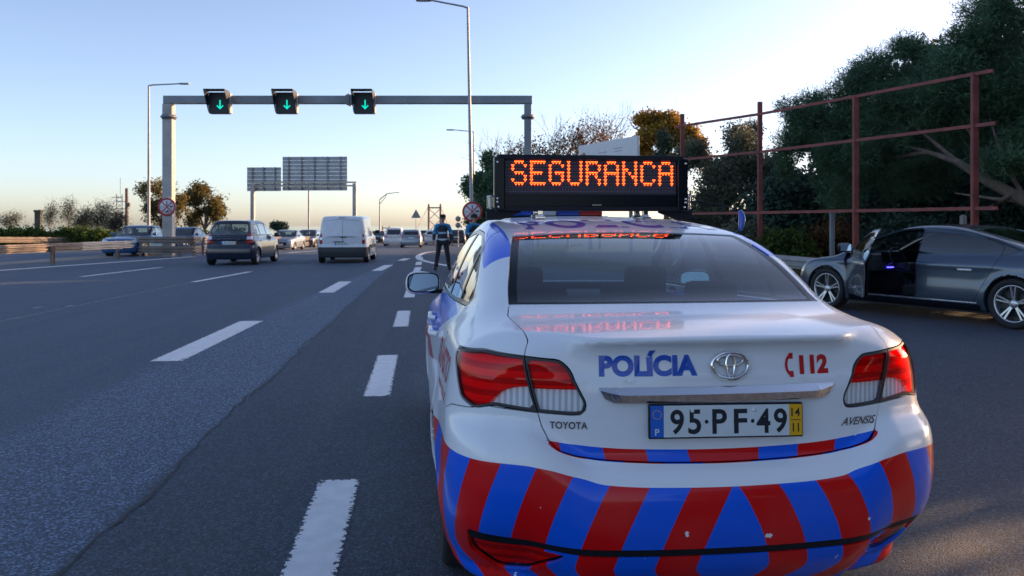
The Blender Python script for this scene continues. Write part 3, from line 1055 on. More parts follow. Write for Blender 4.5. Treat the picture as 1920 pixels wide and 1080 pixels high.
M['led_lit'] = led_mat("led_lit", (1.0, .05, .006), 2.3)
M['led_core'] = led_mat("led_core", (1.0, .24, .03), 3.8)
M['led_off'] = pbr("led_off", (.30, .30, .33), .25)
M['board_face'] = pbr("board_face", (.030, .022, .036), .5, var=.2, vscale=30)
M['blue_lens'] = glass_mat("blue_lens", (.05, .25, .9), .15)
GLYPH = {'S': ["01110", "10001", "10000", "01110", "00001", "10001", "01110"], 'E': ["11111", "10000", "10000", "11110", "10000", "10000", "11111"],
         'G': ["01110", "10001", "10000", "10111", "10001", "10001", "01110"], 'U': ["10001"] * 6 + ["01110"],
         'R': ["11110", "10001", "10001", "11110", "10010", "10001", "10001"], 'A': ["01110", "10001", "10001", "11111", "10001", "10001", "10001"],
         'N': ["10001", "10001", "11001", "10101", "10011", "10001", "10001"], 'C': ["01110", "10001", "10000", "10000", "10000", "10001", "01110"]}


def build_board():
    SX, SY, SZ = 0.006, 2.10, 1.546
    W_, H_ = 1.142, .322
    loc = car_pt(SX, SY, SZ)
    r = empty("message_board", loc, PC_RZ)
    tag(r, "black electronic message board with glowing red letters mounted on the police car roof", "message board")
    cas = MB()
    cas.box((0, .07, H_ / 2), (W_ - .04, .14, H_), None, .006)
    cas.build("casing", M['black_plastic'], r)
    fr = MB()
    fr.box((0, -.006, H_ - .014), (W_ - .05, .03, .028), None, .004)
    fr.box((0, -.006, .012), (W_ - .05, .03, .026), None, .004)
    fr.build("frame", M['black_plastic'], r)
    for s in (-1, 1):
        MB().box((s * (W_ / 2 - .032), -.004, H_ / 2 - .006), (.062, .05, H_ - .02), None, .006).build("end_plate", M['black_gloss'], r)
        for z in (.022, .05, .07, H_ - .045):
            MB().lathe([(-.0295, .0001), (-.0345, .004), (-.034, .006), (-.028, .006)][::-1], 8, 'Y', (s * (W_ / 2 - .03) + (.012 if z > .03 else .006) * s, 0, z)).build("bolt", M['chrome'], r)
    fw = W_ - .13
    MB().sheet([[(-fw / 2, -.003, .095), (fw / 2, -.003, .095), (fw / 2, -.003, H_ - .028), (-fw / 2, -.003, H_ - .028)]]).build("display_panel", M['board_face'], r)
    MB().box((0, -.004, .060), (fw, .004, .066)).build("dark_glass", M['black_gloss'], r)
    MB().box((.03, -.008, .034), (.055, .004, .008), None, .001).build("name_badge", M['chrome_dark'], r)
    # diodes: lower rows dark, seven rows lit
    P = .0178; NR = 10
    pitch_z = .0205
    z0 = H_ - .043
    cols = int(fw / P)
    text = "SEGURANCA"
    start = cols - len(text) * 6 + 1 - 1
    lit = set()
    for i, ch in enumerate(text):
        for rr, row in enumerate(GLYPH[ch]):
            for cc, v in enumerate(row):
                if v == '1': lit.add((start + i * 6 + cc, rr))
    on, core, off = MB(), MB(), MB()
    def dot(mb, x, z, rad_, y0, up=False):
        n = 6
        vs = [(x + rad_ * math.cos(2 * math.pi * k / n), y0, z + rad_ * math.sin(2 * math.pi * k / n)) for k in range(n)] + [(x, y0 - rad_ * .8, z)]
        mb.add(vs, [(k, (k + 1) % n, n) for k in range(n)])
    for c in range(cols):
        x = -fw / 2 + (c + .5) * fw / cols
        for rr in range(NR - 2):
            z = z0 - rr * pitch_z
            L_ = (c, rr) in lit
            for dx, dz in ((-.0048, .0042), (.0048, .0042), (0, -.0048)):
                if L_:
                    dot(on, x + dx, z + dz, .0046, -.0036); dot(core, x + dx, z + dz, .0017, -.0072)
                else:
                    dot(off, x + dx, z + dz, .0017, -.0036)
        for rr in (8, 9):
            z = z0 - rr * pitch_z
            if z < .1: continue
            for dx, dz in ((-.0048, -.0042), (.0048, -.0042), (0, .0048)): dot(off, x + dx, z + dz, .0021, -.0036)
    tag(on.build("lit_diodes", M['led_lit'], r), kind='stuff')
    tag(core.build("diode_cores", M['led_core'], r), kind='stuff')
    tag(off.build("dark_diodes", M['led_off'], r), kind='stuff')
    # grooves between module rows
    for k in range(7):
        MB().box((0, -.0036, z0 - (k + .5) * pitch_z), (fw, .001, .0016)).build("module_joint", M['black_plastic'], r)
    for s in (-1, 1):
        b = empty("side_beacon", (s * (W_ / 2 + .018), .03, .050), 0, r)
        MB().lathe([(-.032, .018), (.030, .018)], 16, 'Z').build("beacon_lens", M['glass_clear'], b)
        MB().lathe([(.030, .019), (.036, .018), (.040, .0001)], 16, 'Z').build("beacon_cap", M['blue_lens'] if s > 0 else M['white_print'], b)
        MB().lathe([(-.040, .0001), (-.040, .019), (-.032, .019)], 16, 'Z').build("beacon_base", M['chrome'], b)
        MB().lathe([(-.03, .008), (.028, .008)], 10, 'Z').build("beacon_bulb", M['white_print'], b)
    # mounts: bars and clamp feet standing on the roof
    for x in (-.30, .32):
        for y in (.0, .18):
            P_, ok = cast(police_f, [(SX + x, SY + y, 1.9)], np.array([0, 0, -1.]), 0, .8)
            zr = P_[0][2] - SZ
            ft = MB(); ft.box((x, y, zr + .008), (.06, .045, .014), None, .004); ft.box((x, y, (zr + .02) / 2), (.030, .025, max(.012, -zr - .01)), None, .003)
            ft.tube([(x - .014, y - .02, zr + .02), (x + .014, y - .02, zr + .02)], .007, 8)
            ft.build("clamp_foot", M['chrome'], r)
    for s in (-1, 1):
        xx = s * (W_ / 2 - .06)
        P_, ok = cast(police_f, [(SX + xx * .97, SY + .05, 1.9)], np.array([0, 0, -1.]), 0, .8)
        zr = P_[0][2] - SZ
        bk = MB(); bk.prism([(-.10, 0), (.10, 0), (.10, -.01), (-.02, zr), (-.10, zr)] if s < 0 else [(-.10, 0), (.10, 0), (.10, zr), (.02, zr), (-.10, -.01)], .03, Matrix.Translation((xx, .05, 0)) @ Matrix.Rotation(rad(90), 4, 'X'))
        bk.build("bracket", M['black_plastic'], r)
    return r


board = build_board()

lb = empty("light_bar", car_pt(-.13, 2.62, 1.512), PC_RZ)
tag(lb, "low blue, white and red lamp strip on the police car roof behind the message board", "light bar")
for k, (mn, w_) in enumerate((('blue_print', .16), ('white_print', .12), ('blue_print', .14), ('red_print', .16))):
    MB().box((-.21 + k * .15, 0, .035), (.145, .10, .06), None, .012).build("lamp_segment", M[mn], lb)
MB().box((.015, 0, .003), (.66, .12, .012), None, .004).build("base_bar", M['black_plastic'], lb)

cb_root = empty("cable", car_pt(.6, 2.1, 1.55), 0)
tag(cb_root, "thin dark cable with a blue plug hanging from the message board", "cable")
inv = cb_root.matrix_basis.inverted()
ptsc = [(.588, 2.10, 1.60), (.64, 2.08, 1.604), (.71, 2.06, 1.59), (.79, 2.03, 1.575), (.850, 2.0, 1.552), (.862, 1.99, 1.530)]
MB().tube([inv @ car_pt(*p) for p in ptsc], .0045, 6).build("wire", M['black_plastic'], cb_root)
pg = [(.855, 1.99, 1.550), (.866, 1.985, 1.528), (.868, 1.98, 1.50), (.860, 1.975, 1.46), (.852, 1.97, 1.43)]
MB().tube([inv @ car_pt(*p) for p in pg], [.008, .017, .021, .017, .008], 10).build("plug", M['blue_print'], cb_root)
# ------------------------------------------------------------------ ground, road and markings
def asphalt_mat():
    m, nt, N, L, B = nodes_of("asphalt")
    def mth(op, a, b=None, c=None, clamp=False):
        q = N.new("ShaderNodeMath"); q.operation = op; q.use_clamp = clamp
        for i, v in enumerate((a, b, c)):
            if v is None: continue
            if isinstance(v, (int, float)): q.inputs[i].default_value = v
            else: L.new(v, q.inputs[i])
        return q.outputs[0]
    tc = N.new("ShaderNodeTexCoord"); sp = N.new("ShaderNodeSeparateXYZ"); L.new(tc.outputs['Object'], sp.inputs[0])
    def noise(scale, detail=4, rough=.6, vec=None):
        n = N.new("ShaderNodeTexNoise"); n.inputs['Scale'].default_value = scale; n.inputs['Detail'].default_value = detail; n.inputs['Roughness'].default_value = rough
        L.new(vec or tc.outputs['Object'], n.inputs['Vector']); return n.outputs[0]
    def ramp(v, a, b, lo=0.0, hi=1.0):
        r = N.new("ShaderNodeMapRange"); r.inputs[1].default_value = a; r.inputs[2].default_value = b; r.inputs[3].default_value = lo; r.inputs[4].default_value = hi
        L.new(v, r.inputs[0]); return r.outputs[0]
    x, y = sp.outputs[0], sp.outputs[1]
    u = mth('SUBTRACT', x, mth('MULTIPLY', mth('MULTIPLY', y, y), .0015))
    wob = mth('MULTIPLY', mth('SUBTRACT', noise(1.6, 5), .5), .06)
    uw = mth('ADD', x, wob)
    lane = mth('ADD', u, mth('MULTIPLY', wob, 2.0))
    # streaks along the driving direction
    mp = N.new("ShaderNodeMapping"); mp.inputs['Scale'].default_value = (1.6, .05, 1); L.new(tc.outputs['Object'], mp.inputs[0])
    streak = noise(2.0, 5, .6, mp.outputs[0])
    newer = ramp(uw, -1.64, -1.56)                      # darker, newer tarmac right of the joint
    pale = mth('MULTIPLY', ramp(lane, -3.15, -2.90), mth('SUBTRACT', 1.0, newer))
    base = mth('ADD', mth('MULTIPLY', pale, .045), mth('MULTIPLY', newer, -.028))
    base = mth('ADD', base, .098)
    base = mth('ADD', base, mth('MULTIPLY', mth('SUBTRACT', streak, .5), .022))
    base = mth('ADD', base, mth('MULTIPLY', mth('SUBTRACT', noise(.5, 6), .5), .016))
    # stone chips in the binder
    vo = N.new("ShaderNodeTexVoronoi"); vo.inputs['Scale'].default_value = 95; L.new(tc.outputs['Object'], vo.inputs['Vector'])
    cs = N.new("ShaderNodeSeparateColor"); L.new(vo.outputs['Color'], cs.inputs[0])
    chip = mth('POWER', cs.outputs[0], 3.0)
    amt = mth('ADD', mth('MULTIPLY', pale, .20), mth('ADD', .085, mth('MULTIPLY', newer, .02)))
    base = mth('ADD', base, mth('MULTIPLY', mth('SUBTRACT', chip, .25), amt))
    fine = noise(210, 3, .7)
    base = mth('ADD', base, mth('MULTIPLY', mth('SUBTRACT', fine, .5), mth('ADD', mth('MULTIPLY', pale, .22), .12)))
    spots = ramp(noise(31, 2), .73, .76)
    base = mth('ADD', base, mth('MULTIPLY', spots, .05))
    base = mth('MAXIMUM', base, .008)
    cc = N.new("ShaderNodeCombineColor")
    L.new(mth('MULTIPLY', base, .66), cc.inputs[0]); L.new(mth('MULTIPLY', base, 1.0), cc.inputs[1]); L.new(mth('MULTIPLY', base, 1.5), cc.inputs[2])
    L.new(cc.outputs[0], B.inputs['Base Color'])
    L.new(ramp(streak, .2, .8, .62, .80), B.inputs['Roughness'])
    B.inputs['Specular IOR Level'].default_value = .45
    h = mth('ADD', mth('MULTIPLY', vo.outputs['Distance'], -.7), mth('MULTIPLY', fine, .8))
    bp = N.new("ShaderNodeBump"); bp.inputs['Strength'].default_value = .9; bp.inputs['Distance'].default_value = .010
    L.new(h, bp.inputs['Height']); L.new(bp.outputs[0], B.inputs['Normal'])
    return m


def worn_paint_mat(name="road_paint", wear=.56, c=.62):
    m, nt, N, L, B = nodes_of(name)
    tc = N.new("ShaderNodeTexCoord")
    n = N.new("ShaderNodeTexNoise"); n.inputs['Scale'].default_value = 30; n.inputs['Detail'].default_value = 8; n.inputs['Roughness'].default_value = .7
    L.new(tc.outputs['Object'], n.inputs['Vector'])
    at = N.new("ShaderNodeAttribute"); at.attribute_name = "edge"
    # the film is broken where the noise is high, more so near its edge
    e = N.new("ShaderNodeMapRange"); e.inputs[1].default_value = 0; e.inputs[2].default_value = .045; e.inputs[3].default_value = .26; e.inputs[4].default_value = 0
    L.new(at.outputs['Fac'], e.inputs[0])
    a = N.new("ShaderNodeMath"); a.operation = 'ADD'; L.new(n.outputs[0], a.inputs[0]); L.new(e.outputs[0], a.inputs[1])
    g = N.new("ShaderNodeMapRange"); g.inputs[1].default_value = wear + .10; g.inputs[2].default_value = wear + .13
    L.new(a.outputs[0], g.inputs[0])
    tr = N.new("ShaderNodeBsdfTransparent"); mx = N.new("ShaderNodeMixShader")
    L.new(g.outputs[0], mx.inputs[0]); L.new(B.outputs[0], mx.inputs[1]); L.new(tr.outputs[0], mx.inputs[2])
    L.new(mx.outputs[0], N["Material Output"].inputs[0])
    n2 = N.new("ShaderNodeTexNoise"); n2.inputs['Scale'].default_value = 9; n2.inputs['Detail'].default_value = 8
    L.new(tc.outputs['Object'], n2.inputs['Vector'])
    mc = N.new("ShaderNodeMix"); mc.data_type = 'RGBA'; mc.inputs[6].default_value = (c * .72, c * .73, c * .74, 1); mc.inputs[7].default_value = (c * 1.15, c * 1.15, c * 1.13, 1)
    L.new(n2.outputs[0], mc.inputs[0]); L.new(mc.outputs[2], B.inputs['Base Color'])
    B.inputs['Roughness'].default_value = .65
    bp = N.new("ShaderNodeBump"); bp.inputs['Strength'].default_value = .3; bp.inputs['Distance'].default_value = .01
    L.new(n.outputs[0], bp.inputs['Height']); L.new(bp.outputs[0], B.inputs['Normal'])
    return m


M['asphalt'] = asphalt_mat()
M['road_paint'] = worn_paint_mat("road_paint", .60, .84)
M['road_paint_worn'] = worn_paint_mat("road_paint_worn", .40, .42)
M['road_paint_soft'] = worn_paint_mat("road_paint_soft", .52, .50)
M['soil'] = pbr("soil", (.085, .078, .058), .9, var=.35, vscale=1.5, bump=.4, bscale=20)
M['median_concrete'] = pbr("median_concrete", (.24, .21, .18), .85, var=.25, vscale=2.0, bump=.2, bscale=25)
M['tar'] = pbr("tar", (.006, .006, .007), .6)
M['water'] = pbr("water", (.05, .06, .07), .08)

ys = [-300, -120, -60, -25, -10, 0, 10, 20, 30, 33] + list(range(36, 131, 4)) + [150, 200, 300]


def strip_sheet(name, mat, xl, xr, y0, y1, dz=0.0, kind='structure', nx=1):
    yy = sorted(set([y for y in ys if y0 < y < y1] + [y0, y1]))
    vs, fs = [], []
    for y in yy:
        a = xl(y) if callable(xl) else xl; b = xr(y) if callable(xr) else xr
        for i in range(nx + 1): vs.append((a + (b - a) * i / nx, y, ground_z(y) + dz))
    for j in range(len(yy) - 1):
        for i in range(nx):
            k = j * (nx + 1) + i
            fs.append((k, k + 1, k + nx + 2, k + nx + 1))
    mb = MB(); mb.add(vs, fs, True)
    o = mb.build(name, mat); o['kind'] = kind
    return o


cv = lambda y: .0015 * y * y
strip_sheet("ground", M['soil'], -400, 400, -300, 300, -.03, nx=8)
road_right = lambda y: np.interp(y, [-25, 14, 19, 26, 30, 36, 60, 130], [13, 13, 9.2, 3.6, 1.0, .9, 4.6, 24])
strip_sheet("road", M['asphalt'], lambda y: -46 + cv(max(y, 0)) * .5, road_right, -300, 150, 0.0)
# river far below, out to the horizon
mb = MB(); mb.sheet([[(-9000, 310, -70), (9000, 310, -70), (9000, 24000, -70), (-9000, 24000, -70)]])
mb.build("river", M['water'])['kind'] = 'structure'


def paint(name, pts, w, mat, dz=.004, parent=None, n=1):
    """a painted line through ground points; the distance to its rim is kept for the wear"""
    P = [Vector((p[0], p[1], 0)) for p in pts]
    vs, fs, ed = [], [], []
    sub = []
    for a, b in zip(P[:-1], P[1:]):
        k = max(1, int((b - a).length / 1.2))
        for i in range(k): sub.append(a.lerp(b, i / k))
    sub.append(P[-1])
    tot = sum((b - a).length for a, b in zip(sub[:-1], sub[1:])); run = 0
    us = [-.5, -.5 + .06 / w if w > .14 else -.25, .5 - .06 / w if w > .14 else .25, .5]
    rows = []
    for i, p in enumerate(sub):
        d = (sub[min(i + 1, len(sub) - 1)] - sub[max(i - 1, 0)]).normalized()
        nrm = Vector((d.y, -d.x, 0))
        if i: run += (p - sub[i - 1]).length
        rows.append((p, nrm, run))
    if tot > .3:
        ins = .06
        f0 = ins / max((sub[1] - sub[0]).length, 1e-6); f1 = ins / max((sub[-1] - sub[-2]).length, 1e-6)
        rows.insert(1, (sub[0].lerp(sub[1], min(.4, f0)), rows[0][1], ins))
        rows.insert(len(rows) - 1, (sub[-1].lerp(sub[-2], min(.4, f1)), rows[-1][1], tot - ins))
    for p, nrm, r in rows:
        for u in us:
            q = p + nrm * (u * w)
            vs.append((q.x, q.y, ground_z(q.y) + dz))
            ed.append(min((.5 - abs(u)) * w, min(r, tot - r)))
    m4 = len(us)
    for j in range(len(rows) - 1):
        for i in range(m4 - 1):
            k = j * m4 + i
            fs.append((k, k + 1, k + m4 + 1, k + m4))
    mb = MB(); mb.add(vs, fs, False)
    o = mb.build(name, mat, parent)
    at = o.data.attributes.new("edge", 'FLOAT', 'POINT'); at.data.foreach_set('value', np.array(ed, np.float32))
    if not parent: o['kind'] = 'structure'
    return o


def gp(px, py):
    """ground point seen at a pixel of the photograph"""
    d = FPX * CAM_H / (py - HOR)
    for _ in range(20):
        Y = from_cam(px, d).y
        d = FPX * (CAM_H - ground_z(Y)) / (py - HOR)
    return from_cam(px, d)


# short dashes of the merging lane beside the police car
A_d = [(gp(569, 1106), gp(637, 900), .235), (gp(706, 744), gp(727.5, 666), .235), (gp(751, 613), gp(757.5, 583), .23), (gp(767, 558), gp(771, 543), .23),
       (gp(781, 509), gp(784.5, 501), .24), (gp(784, 497), gp(786, 491), .24)]
for a, b, w in A_d: paint("lane_dash", [a, b], w, M['road_paint'])
for a, b, w in [(gp(811, 478) * 0 + gp(788, 487), gp(789, 482), .22)]: paint("lane_dash", [a, b], w, M['road_paint'])
# long dashes
for a, b, w in [(gp(311, 678), gp(472, 602), .35), (gp(611, 549), gp(648, 528), .34), (gp(706, 508), gp(729, 497), .34), (gp(752, 489), gp(763, 484.5), .34),
                (gp(227, 518.5), gp(304, 501), .16) if False else (gp(152, 519), gp(304, 501), .17), (gp(362, 529), gp(470, 509.5), .17)]:
    paint("lane_dash", [a, b], w, M['road_paint'])
# worn line and scraps of old paint
paint("worn_line", [gp(-60, 615), gp(0, 603), gp(180, 566), gp(361, 529.5)], .14, M['road_paint_worn'])
paint("worn_line", [gp(495, 601), gp(560, 574), gp(620, 545)], .10, M['road_paint_worn'])
paint("worn_line", [gp(-120, 550), gp(0, 535), gp(150, 519.5)], .14, M['road_paint_worn'])
for (px, py, l, w) in [(645, 832, .16, .15), (698, 884, .05, .06), (85, 782, .10, .14), (70, 577, .3, .10), (80, 583, .25, .10), (128, 574, .3, .10), (48, 780, .1, .10), (30, 793, .14, .05), (8, 799, .14, .05), (262, 693, .1, .09), (345, 674, .09, .14), (195, 778, .1, .06)]:
    p = gp(px, py)
    paint("paint_scrap", [(p.x, p.y - l / 2), (p.x + .02, p.y + l / 2)], w, M['road_paint_soft'])
# edge line beside the median
paint("edge_line", [gp(-200, 520), gp(0, 507), gp(150, 496.5), gp(300, 486), gp(367, 481)], .30, M['road_paint'])
paint("edge_line", [gp(540, 474), gp(640, 468.5), gp(700, 466)], .3, M['road_paint'])
# curved line round the traffic island
paint("island_line", [gp(833, 470), gp(819, 471.5), gp(803, 473), gp(794, 475), gp(786, 478.5), gp(783.5, 482), gp(787, 486.5), gp(802, 491), gp(821, 495), gp(850, 500)], .26, M['road_paint'])
# joint between two layings of tarmac: a ragged open crack
mb = MB(); rr = random.Random(4); prev = None
y = 2.2; vs = []; fs = []
x0 = -1.585
while y < 34:
    x = x0 + .025 * math.sin(y * 1.7) + .012 * math.sin(y * 4.1 + 1) + rr.uniform(-.02, .02)
    w = rr.uniform(.003, .014)
    vs += [(x - w, y, .0035), (x + w, y, .0035)]
    y += .12
fs = [(2 * i, 2 * i + 1, 2 * i + 3, 2 * i + 2) for i in range(len(vs) // 2 - 1)]
mb.add(vs, fs)
o = mb.build("road_crack", M['tar']); o['kind'] = 'structure'
# median strip under the barrier, sandy concrete
ml = lambda y: np.interp(y, [-25, 20, 29, 34, 37, 40, 70, 120], [-24, -18, -15.9, -14.5, -14.2, -14.0, -8.2, 5])
strip_sheet("median_strip", M['median_concrete'], lambda y: ml(y) - np.interp(y, [-25, 30, 37, 130], [1.0, 1.4, 2.2, 2.2]), ml, -25, 120, .006)
strip_sheet("grass_verge", pbr("verge_soil", (.045, .06, .02), .95, var=.4, vscale=2, bump=.4), lambda y: road_right(y) + .02, lambda y: road_right(y) + 40, -25, 130, .002, nx=4)


def grass_patch(name, poly_fn, n, hgt, col_):
    V = np.zeros((n * 3, 3)); pts = poly_fn(n)
    a = RNG.uniform(0, 2 * np.pi, n); h = hgt * RNG.uniform(.5, 1.2, n); w = .012 + .012 * RNG.random(n)
    lean = RNG.normal(0, .35, (n, 2)) * h[:, None]
    V[0::3] = pts + np.c_[np.cos(a) * w, np.sin(a) * w, np.zeros(n)]
    V[1::3] = pts - np.c_[np.cos(a) * w, np.sin(a) * w, np.zeros(n)]
    V[2::3] = pts + np.c_[lean, h]
    o = tri_mesh(name, V, np.arange(n * 3).reshape(-1, 3), M[col_])
    o['kind'] = 'stuff'
    return o


def tri_mesh(name, V, F, mat, parent=None, quads=False):
    me = bpy.data.meshes.new(name)
    k = F.shape[1]
    me.vertices.add(len(V)); me.vertices.foreach_set('co', np.asarray(V, np.float32).ravel())
    me.loops.add(F.size); me.loops.foreach_set('vertex_index', F.astype(np.int32).ravel())
    me.polygons.add(len(F)); me.polygons.foreach_set('loop_start', np.arange(0, F.size, k, dtype=np.int32)); me.polygons.foreach_set('loop_total', np.full(len(F), k, np.int32))
    me.update(calc_edges=True)
    return link_mesh(name, me, mat, parent)


# ------------------------------------------------------------------ foliage
def leaf_mat(name, c, var=.45, trans=.35, hue=(1.0, 1.0, 1.0), vscale=1.3):
    m, nt, N, L, B = nodes_of(name)
    tc = N.new("ShaderNodeTexCoord")
    n = N.new("ShaderNodeTexNoise"); n.inputs['Scale'].default_value = vscale; n.inputs['Detail'].default_value = 5; L.new(tc.outputs['Object'], n.inputs['Vector'])
    n2 = N.new("ShaderNodeTexNoise"); n2.inputs['Scale'].default_value = 14; n2.inputs['Detail'].default_value = 2; L.new(tc.outputs['Object'], n2.inputs['Vector'])
    ad = N.new("ShaderNodeMath"); ad.operation = 'MULTIPLY_ADD'; ad.inputs[1].default_value = .5; L.new(n2.outputs[0], ad.inputs[0]); 
    h = N.new("ShaderNodeMath"); h.operation = 'MULTIPLY'; h.inputs[1].default_value = .5; L.new(n.outputs[0], h.inputs[0]); L.new(h.outputs[0], ad.inputs[2])
    r = N.new("ShaderNodeMapRange"); r.inputs[1].default_value = .35; r.inputs[2].default_value = .65; L.new(ad.outputs[0], r.inputs[0])
    mx = N.new("ShaderNodeMix"); mx.data_type = 'RGBA'
    mx.inputs[6].default_value = (*[k * (1 - var) for k in c], 1)
    mx.inputs[7].default_value = (*[k * (1 + var) * h_ for k, h_ in zip(c, hue)], 1)
    L.new(r.outputs[0], mx.inputs[0]); L.new(mx.outputs[2], B.inputs['Base Color'])
    B.inputs['Roughness'].default_value = .6; B.inputs['Specular IOR Level'].default_value = .25
    t = N.new("ShaderNodeBsdfTranslucent"); L.new(mx.outputs[2], t.inputs[0])
    ms = N.new("ShaderNodeMixShader"); ms.inputs[0].default_value = trans
    L.new(B.outputs[0], ms.inputs[1]); L.new(t.outputs[0], ms.inputs[2]); L.new(ms.outputs[0], N["Material Output"].inputs[0])
    return m


M['pine_leaf'] = leaf_mat("pine_leaf", (.085, .165, .10), .55, .3, (1.1, 1.05, .9))
M['cypress_leaf'] = leaf_mat("cypress_leaf", (.045, .085, .062), .45, .25)
M['olive_leaf'] = leaf_mat("olive_leaf", (.115, .14, .105), .4, .35, (1.15, 1.0, .8))
M['autumn_leaf'] = leaf_mat("autumn_leaf", (.30, .21, .045), .45, .45, (1.2, 1.0, .7))
M['rust_leaf'] = leaf_mat("rust_leaf", (.14, .07, .028), .4, .4)
M['euca_leaf'] = leaf_mat("euca_leaf", (.17, .17, .075), .45, .45, (1.35, 1.0, .7), .45)
M['hedge_leaf'] = leaf_mat("hedge_leaf", (.055, .10, .025), .5, .35, (1.3, 1.1, .7))
M['bush_leaf'] = leaf_mat("bush_leaf", (.060, .068, .048), .45, .35)
M['bark'] = pbr("bark", (.17, .125, .10), .9, var=.35, vscale=6, bump=.6, bscale=22)
M['twig'] = pbr("twig", (.13, .095, .075), .9, var=.3, vscale=5)


def crown(name, lobes, n, mat, parent, leaf=(.10, .05), tuft=7, spread=.22, shell=.55, needle=False, droop=0.0, seed=1):
    """leaf faces gathered in tufts through the lobes; lobes: (x,y,z, rx,ry,rz)"""
    g = np.random.default_rng(seed)
    Lb = np.array(lobes, float)
    vol = Lb[:, 3] * Lb[:, 4] * Lb[:, 5]; vol = vol ** .75
    which = g.choice(len(Lb), n, p=vol / vol.sum())
    d = g.normal(size=(n, 3)); d /= np.linalg.norm(d, axis=1, keepdims=True)
    r = (shell + (1 - shell) * g.random(n)) ** 1.0
    r *= 1 + .18 * np.sin(d[:, 0] * 5 + which) * np.cos(d[:, 2] * 6 + which * 2) + g.normal(0, .06, n)
    c = Lb[which, :3] + d * r[:, None] * Lb[which, 3:]
    K = n * tuft
    cc = np.repeat(c, tuft, 0); dd = np.repeat(d, tuft, 0)
    if needle:
        o = g.normal(size=(K, 3)) * .75 + dd * .8 + np.array([0, 0, .25]); o /= np.linalg.norm(o, axis=1, keepdims=True)
        ln = leaf[0] * g.uniform(.6, 1.25, K)
        s = np.cross(o, g.normal(size=(K, 3))); s /= np.linalg.norm(s, axis=1, keepdims=True) + 1e-9
        base = cc + g.normal(0, spread * .35, (K, 3))
        w = leaf[1] * g.uniform(.7, 1.2, K)
        V = np.empty((K, 3, 3))
        V[:, 0] = base + s * w[:, None]; V[:, 1] = base - s * w[:, None]; V[:, 2] = base + o * ln[:, None]
        return tri_mesh(name, V.reshape(-1, 3), np.arange(K * 3).reshape(-1, 3), mat, parent)
    p = cc + g.normal(0, spread, (K, 3)); p[:, 2] -= droop * g.random(K)
    a = g.normal(size=(K, 3)); a /= np.linalg.norm(a, axis=1, keepdims=True)
    b = np.cross(a, g.normal(size=(K, 3))); b /= np.linalg.norm(b, axis=1, keepdims=True) + 1e-9
    s1 = leaf[0] * g.uniform(.6, 1.3, K)[:, None]; s2 = leaf[1] * g.uniform(.6, 1.3, K)[:, None]
    V = np.empty((K, 4, 3))
    V[:, 0] = p - a * s1; V[:, 1] = p + b * s2; V[:, 2] = p + a * s1; V[:, 3] = p - b * s2
    return tri_mesh(name, V.reshape(-1, 3), np.arange(K * 4).reshape(-1, 4), mat, parent)


def limbs(name, base, lobes, r0, mat, parent, fork=.45, seed=1, lean=(0, 0), n=None):
    """a tapered trunk that forks into limbs reaching the lobes"""
    g = random.Random(seed); mb = MB()
    base = Vector(base)
    top = Vector((sum(l[0] for l in lobes) / len(lobes), sum(l[1] for l in lobes) / len(lobes), sum(l[2] for l in lobes) / len(lobes)))
    f = base.lerp(top, fork) + Vector((lean[0], lean[1], 0))
    mid = base.lerp(f, .5) + Vector((g.uniform(-.1, .1), g.uniform(-.1, .1), 0))
    mb.tube([base, mid, f], [r0, r0 * .8, r0 * .66], 9)
    for l in lobes[:n]:
        e = Vector(l[:3])
        m_ = f.lerp(e, .5) + Vector((g.uniform(-.2, .2), g.uniform(-.2, .2), g.uniform(.0, .3)))
        mb.tube([f, m_, e], [r0 * .5, r0 * .34, r0 * .14], 6)
        for _ in range(5):
            q = m_.lerp(e, g.uniform(.1, .9))
            t = e + Vector((g.gauss(0, 1) * l[3], g.gauss(0, 1) * l[4], g.gauss(.2, 1) * l[5])) * .6
            mb.tube([q, q.lerp(t, .6) + Vector((0, 0, .1)), t], [r0 * .16, r0 * .1, r0 * .04], 4, caps=False)
    return mb.build(name, mat, parent)


def at(px, py, d):
    return from_cam(px, d, py=py)


def px_lobes(root, items):
    """lobes from (px, py, distance, rpx, rpy): radii are pixels of the photograph at that distance"""
    out = []
    for (px, py, d, rx, ry) in items:
        p = at(px, py, d) - Vector(root)
        out.append((p.x, p.y, p.z, rx * d / FPX, (rx + ry) * .5 * d / FPX, ry * d / FPX))
    return out


def clumps(lobes, k, frac, seed, keep=.25):
    """break every lobe into smaller clumps with gaps between them"""
    g = random.Random(seed); out = []
    for (x, y, z, a, b, c) in lobes:
        for _ in range(k):
            while True:
                d = Vector((g.uniform(-1, 1), g.uniform(-1, 1), g.uniform(-1, 1)))
                if d.length < 1: break
            d = d.normalized() * (keep + (1 - keep) * d.length) * .8
            s = frac * g.uniform(.65, 1.3)
            out.append((x + d.x * a, y + d.y * b, z + d.z * c, a * s, b * s, c * s * .85))
    return out


def tree(name, label, cat, base, lobes, n, mat, leaf=(.1, .05), tuft=7, spread=.22, r0=.16, needle=False, group=None, seed=1, shell=.5, fork=.45, bark='bark', trunk=True, droop=0, nlimb=None, split=None):
    base = Vector(base); base.z = ground_z(base.y) if base.z == 0 else base.z
    t = empty(name, base); tag(t, label, cat, group)
    lb_ = [tuple(l) for l in lobes(base)]
    cl_ = clumps(lb_, split[0], split[1], seed) if split else lb_
    crown("crown", cl_, n, M[mat], t, leaf, tuft, spread, shell, needle, droop, seed)
    if trunk: limbs("trunk", (0, 0, -.05), lb_, r0, M[bark], t, fork, seed, n=nlimb)
    return t


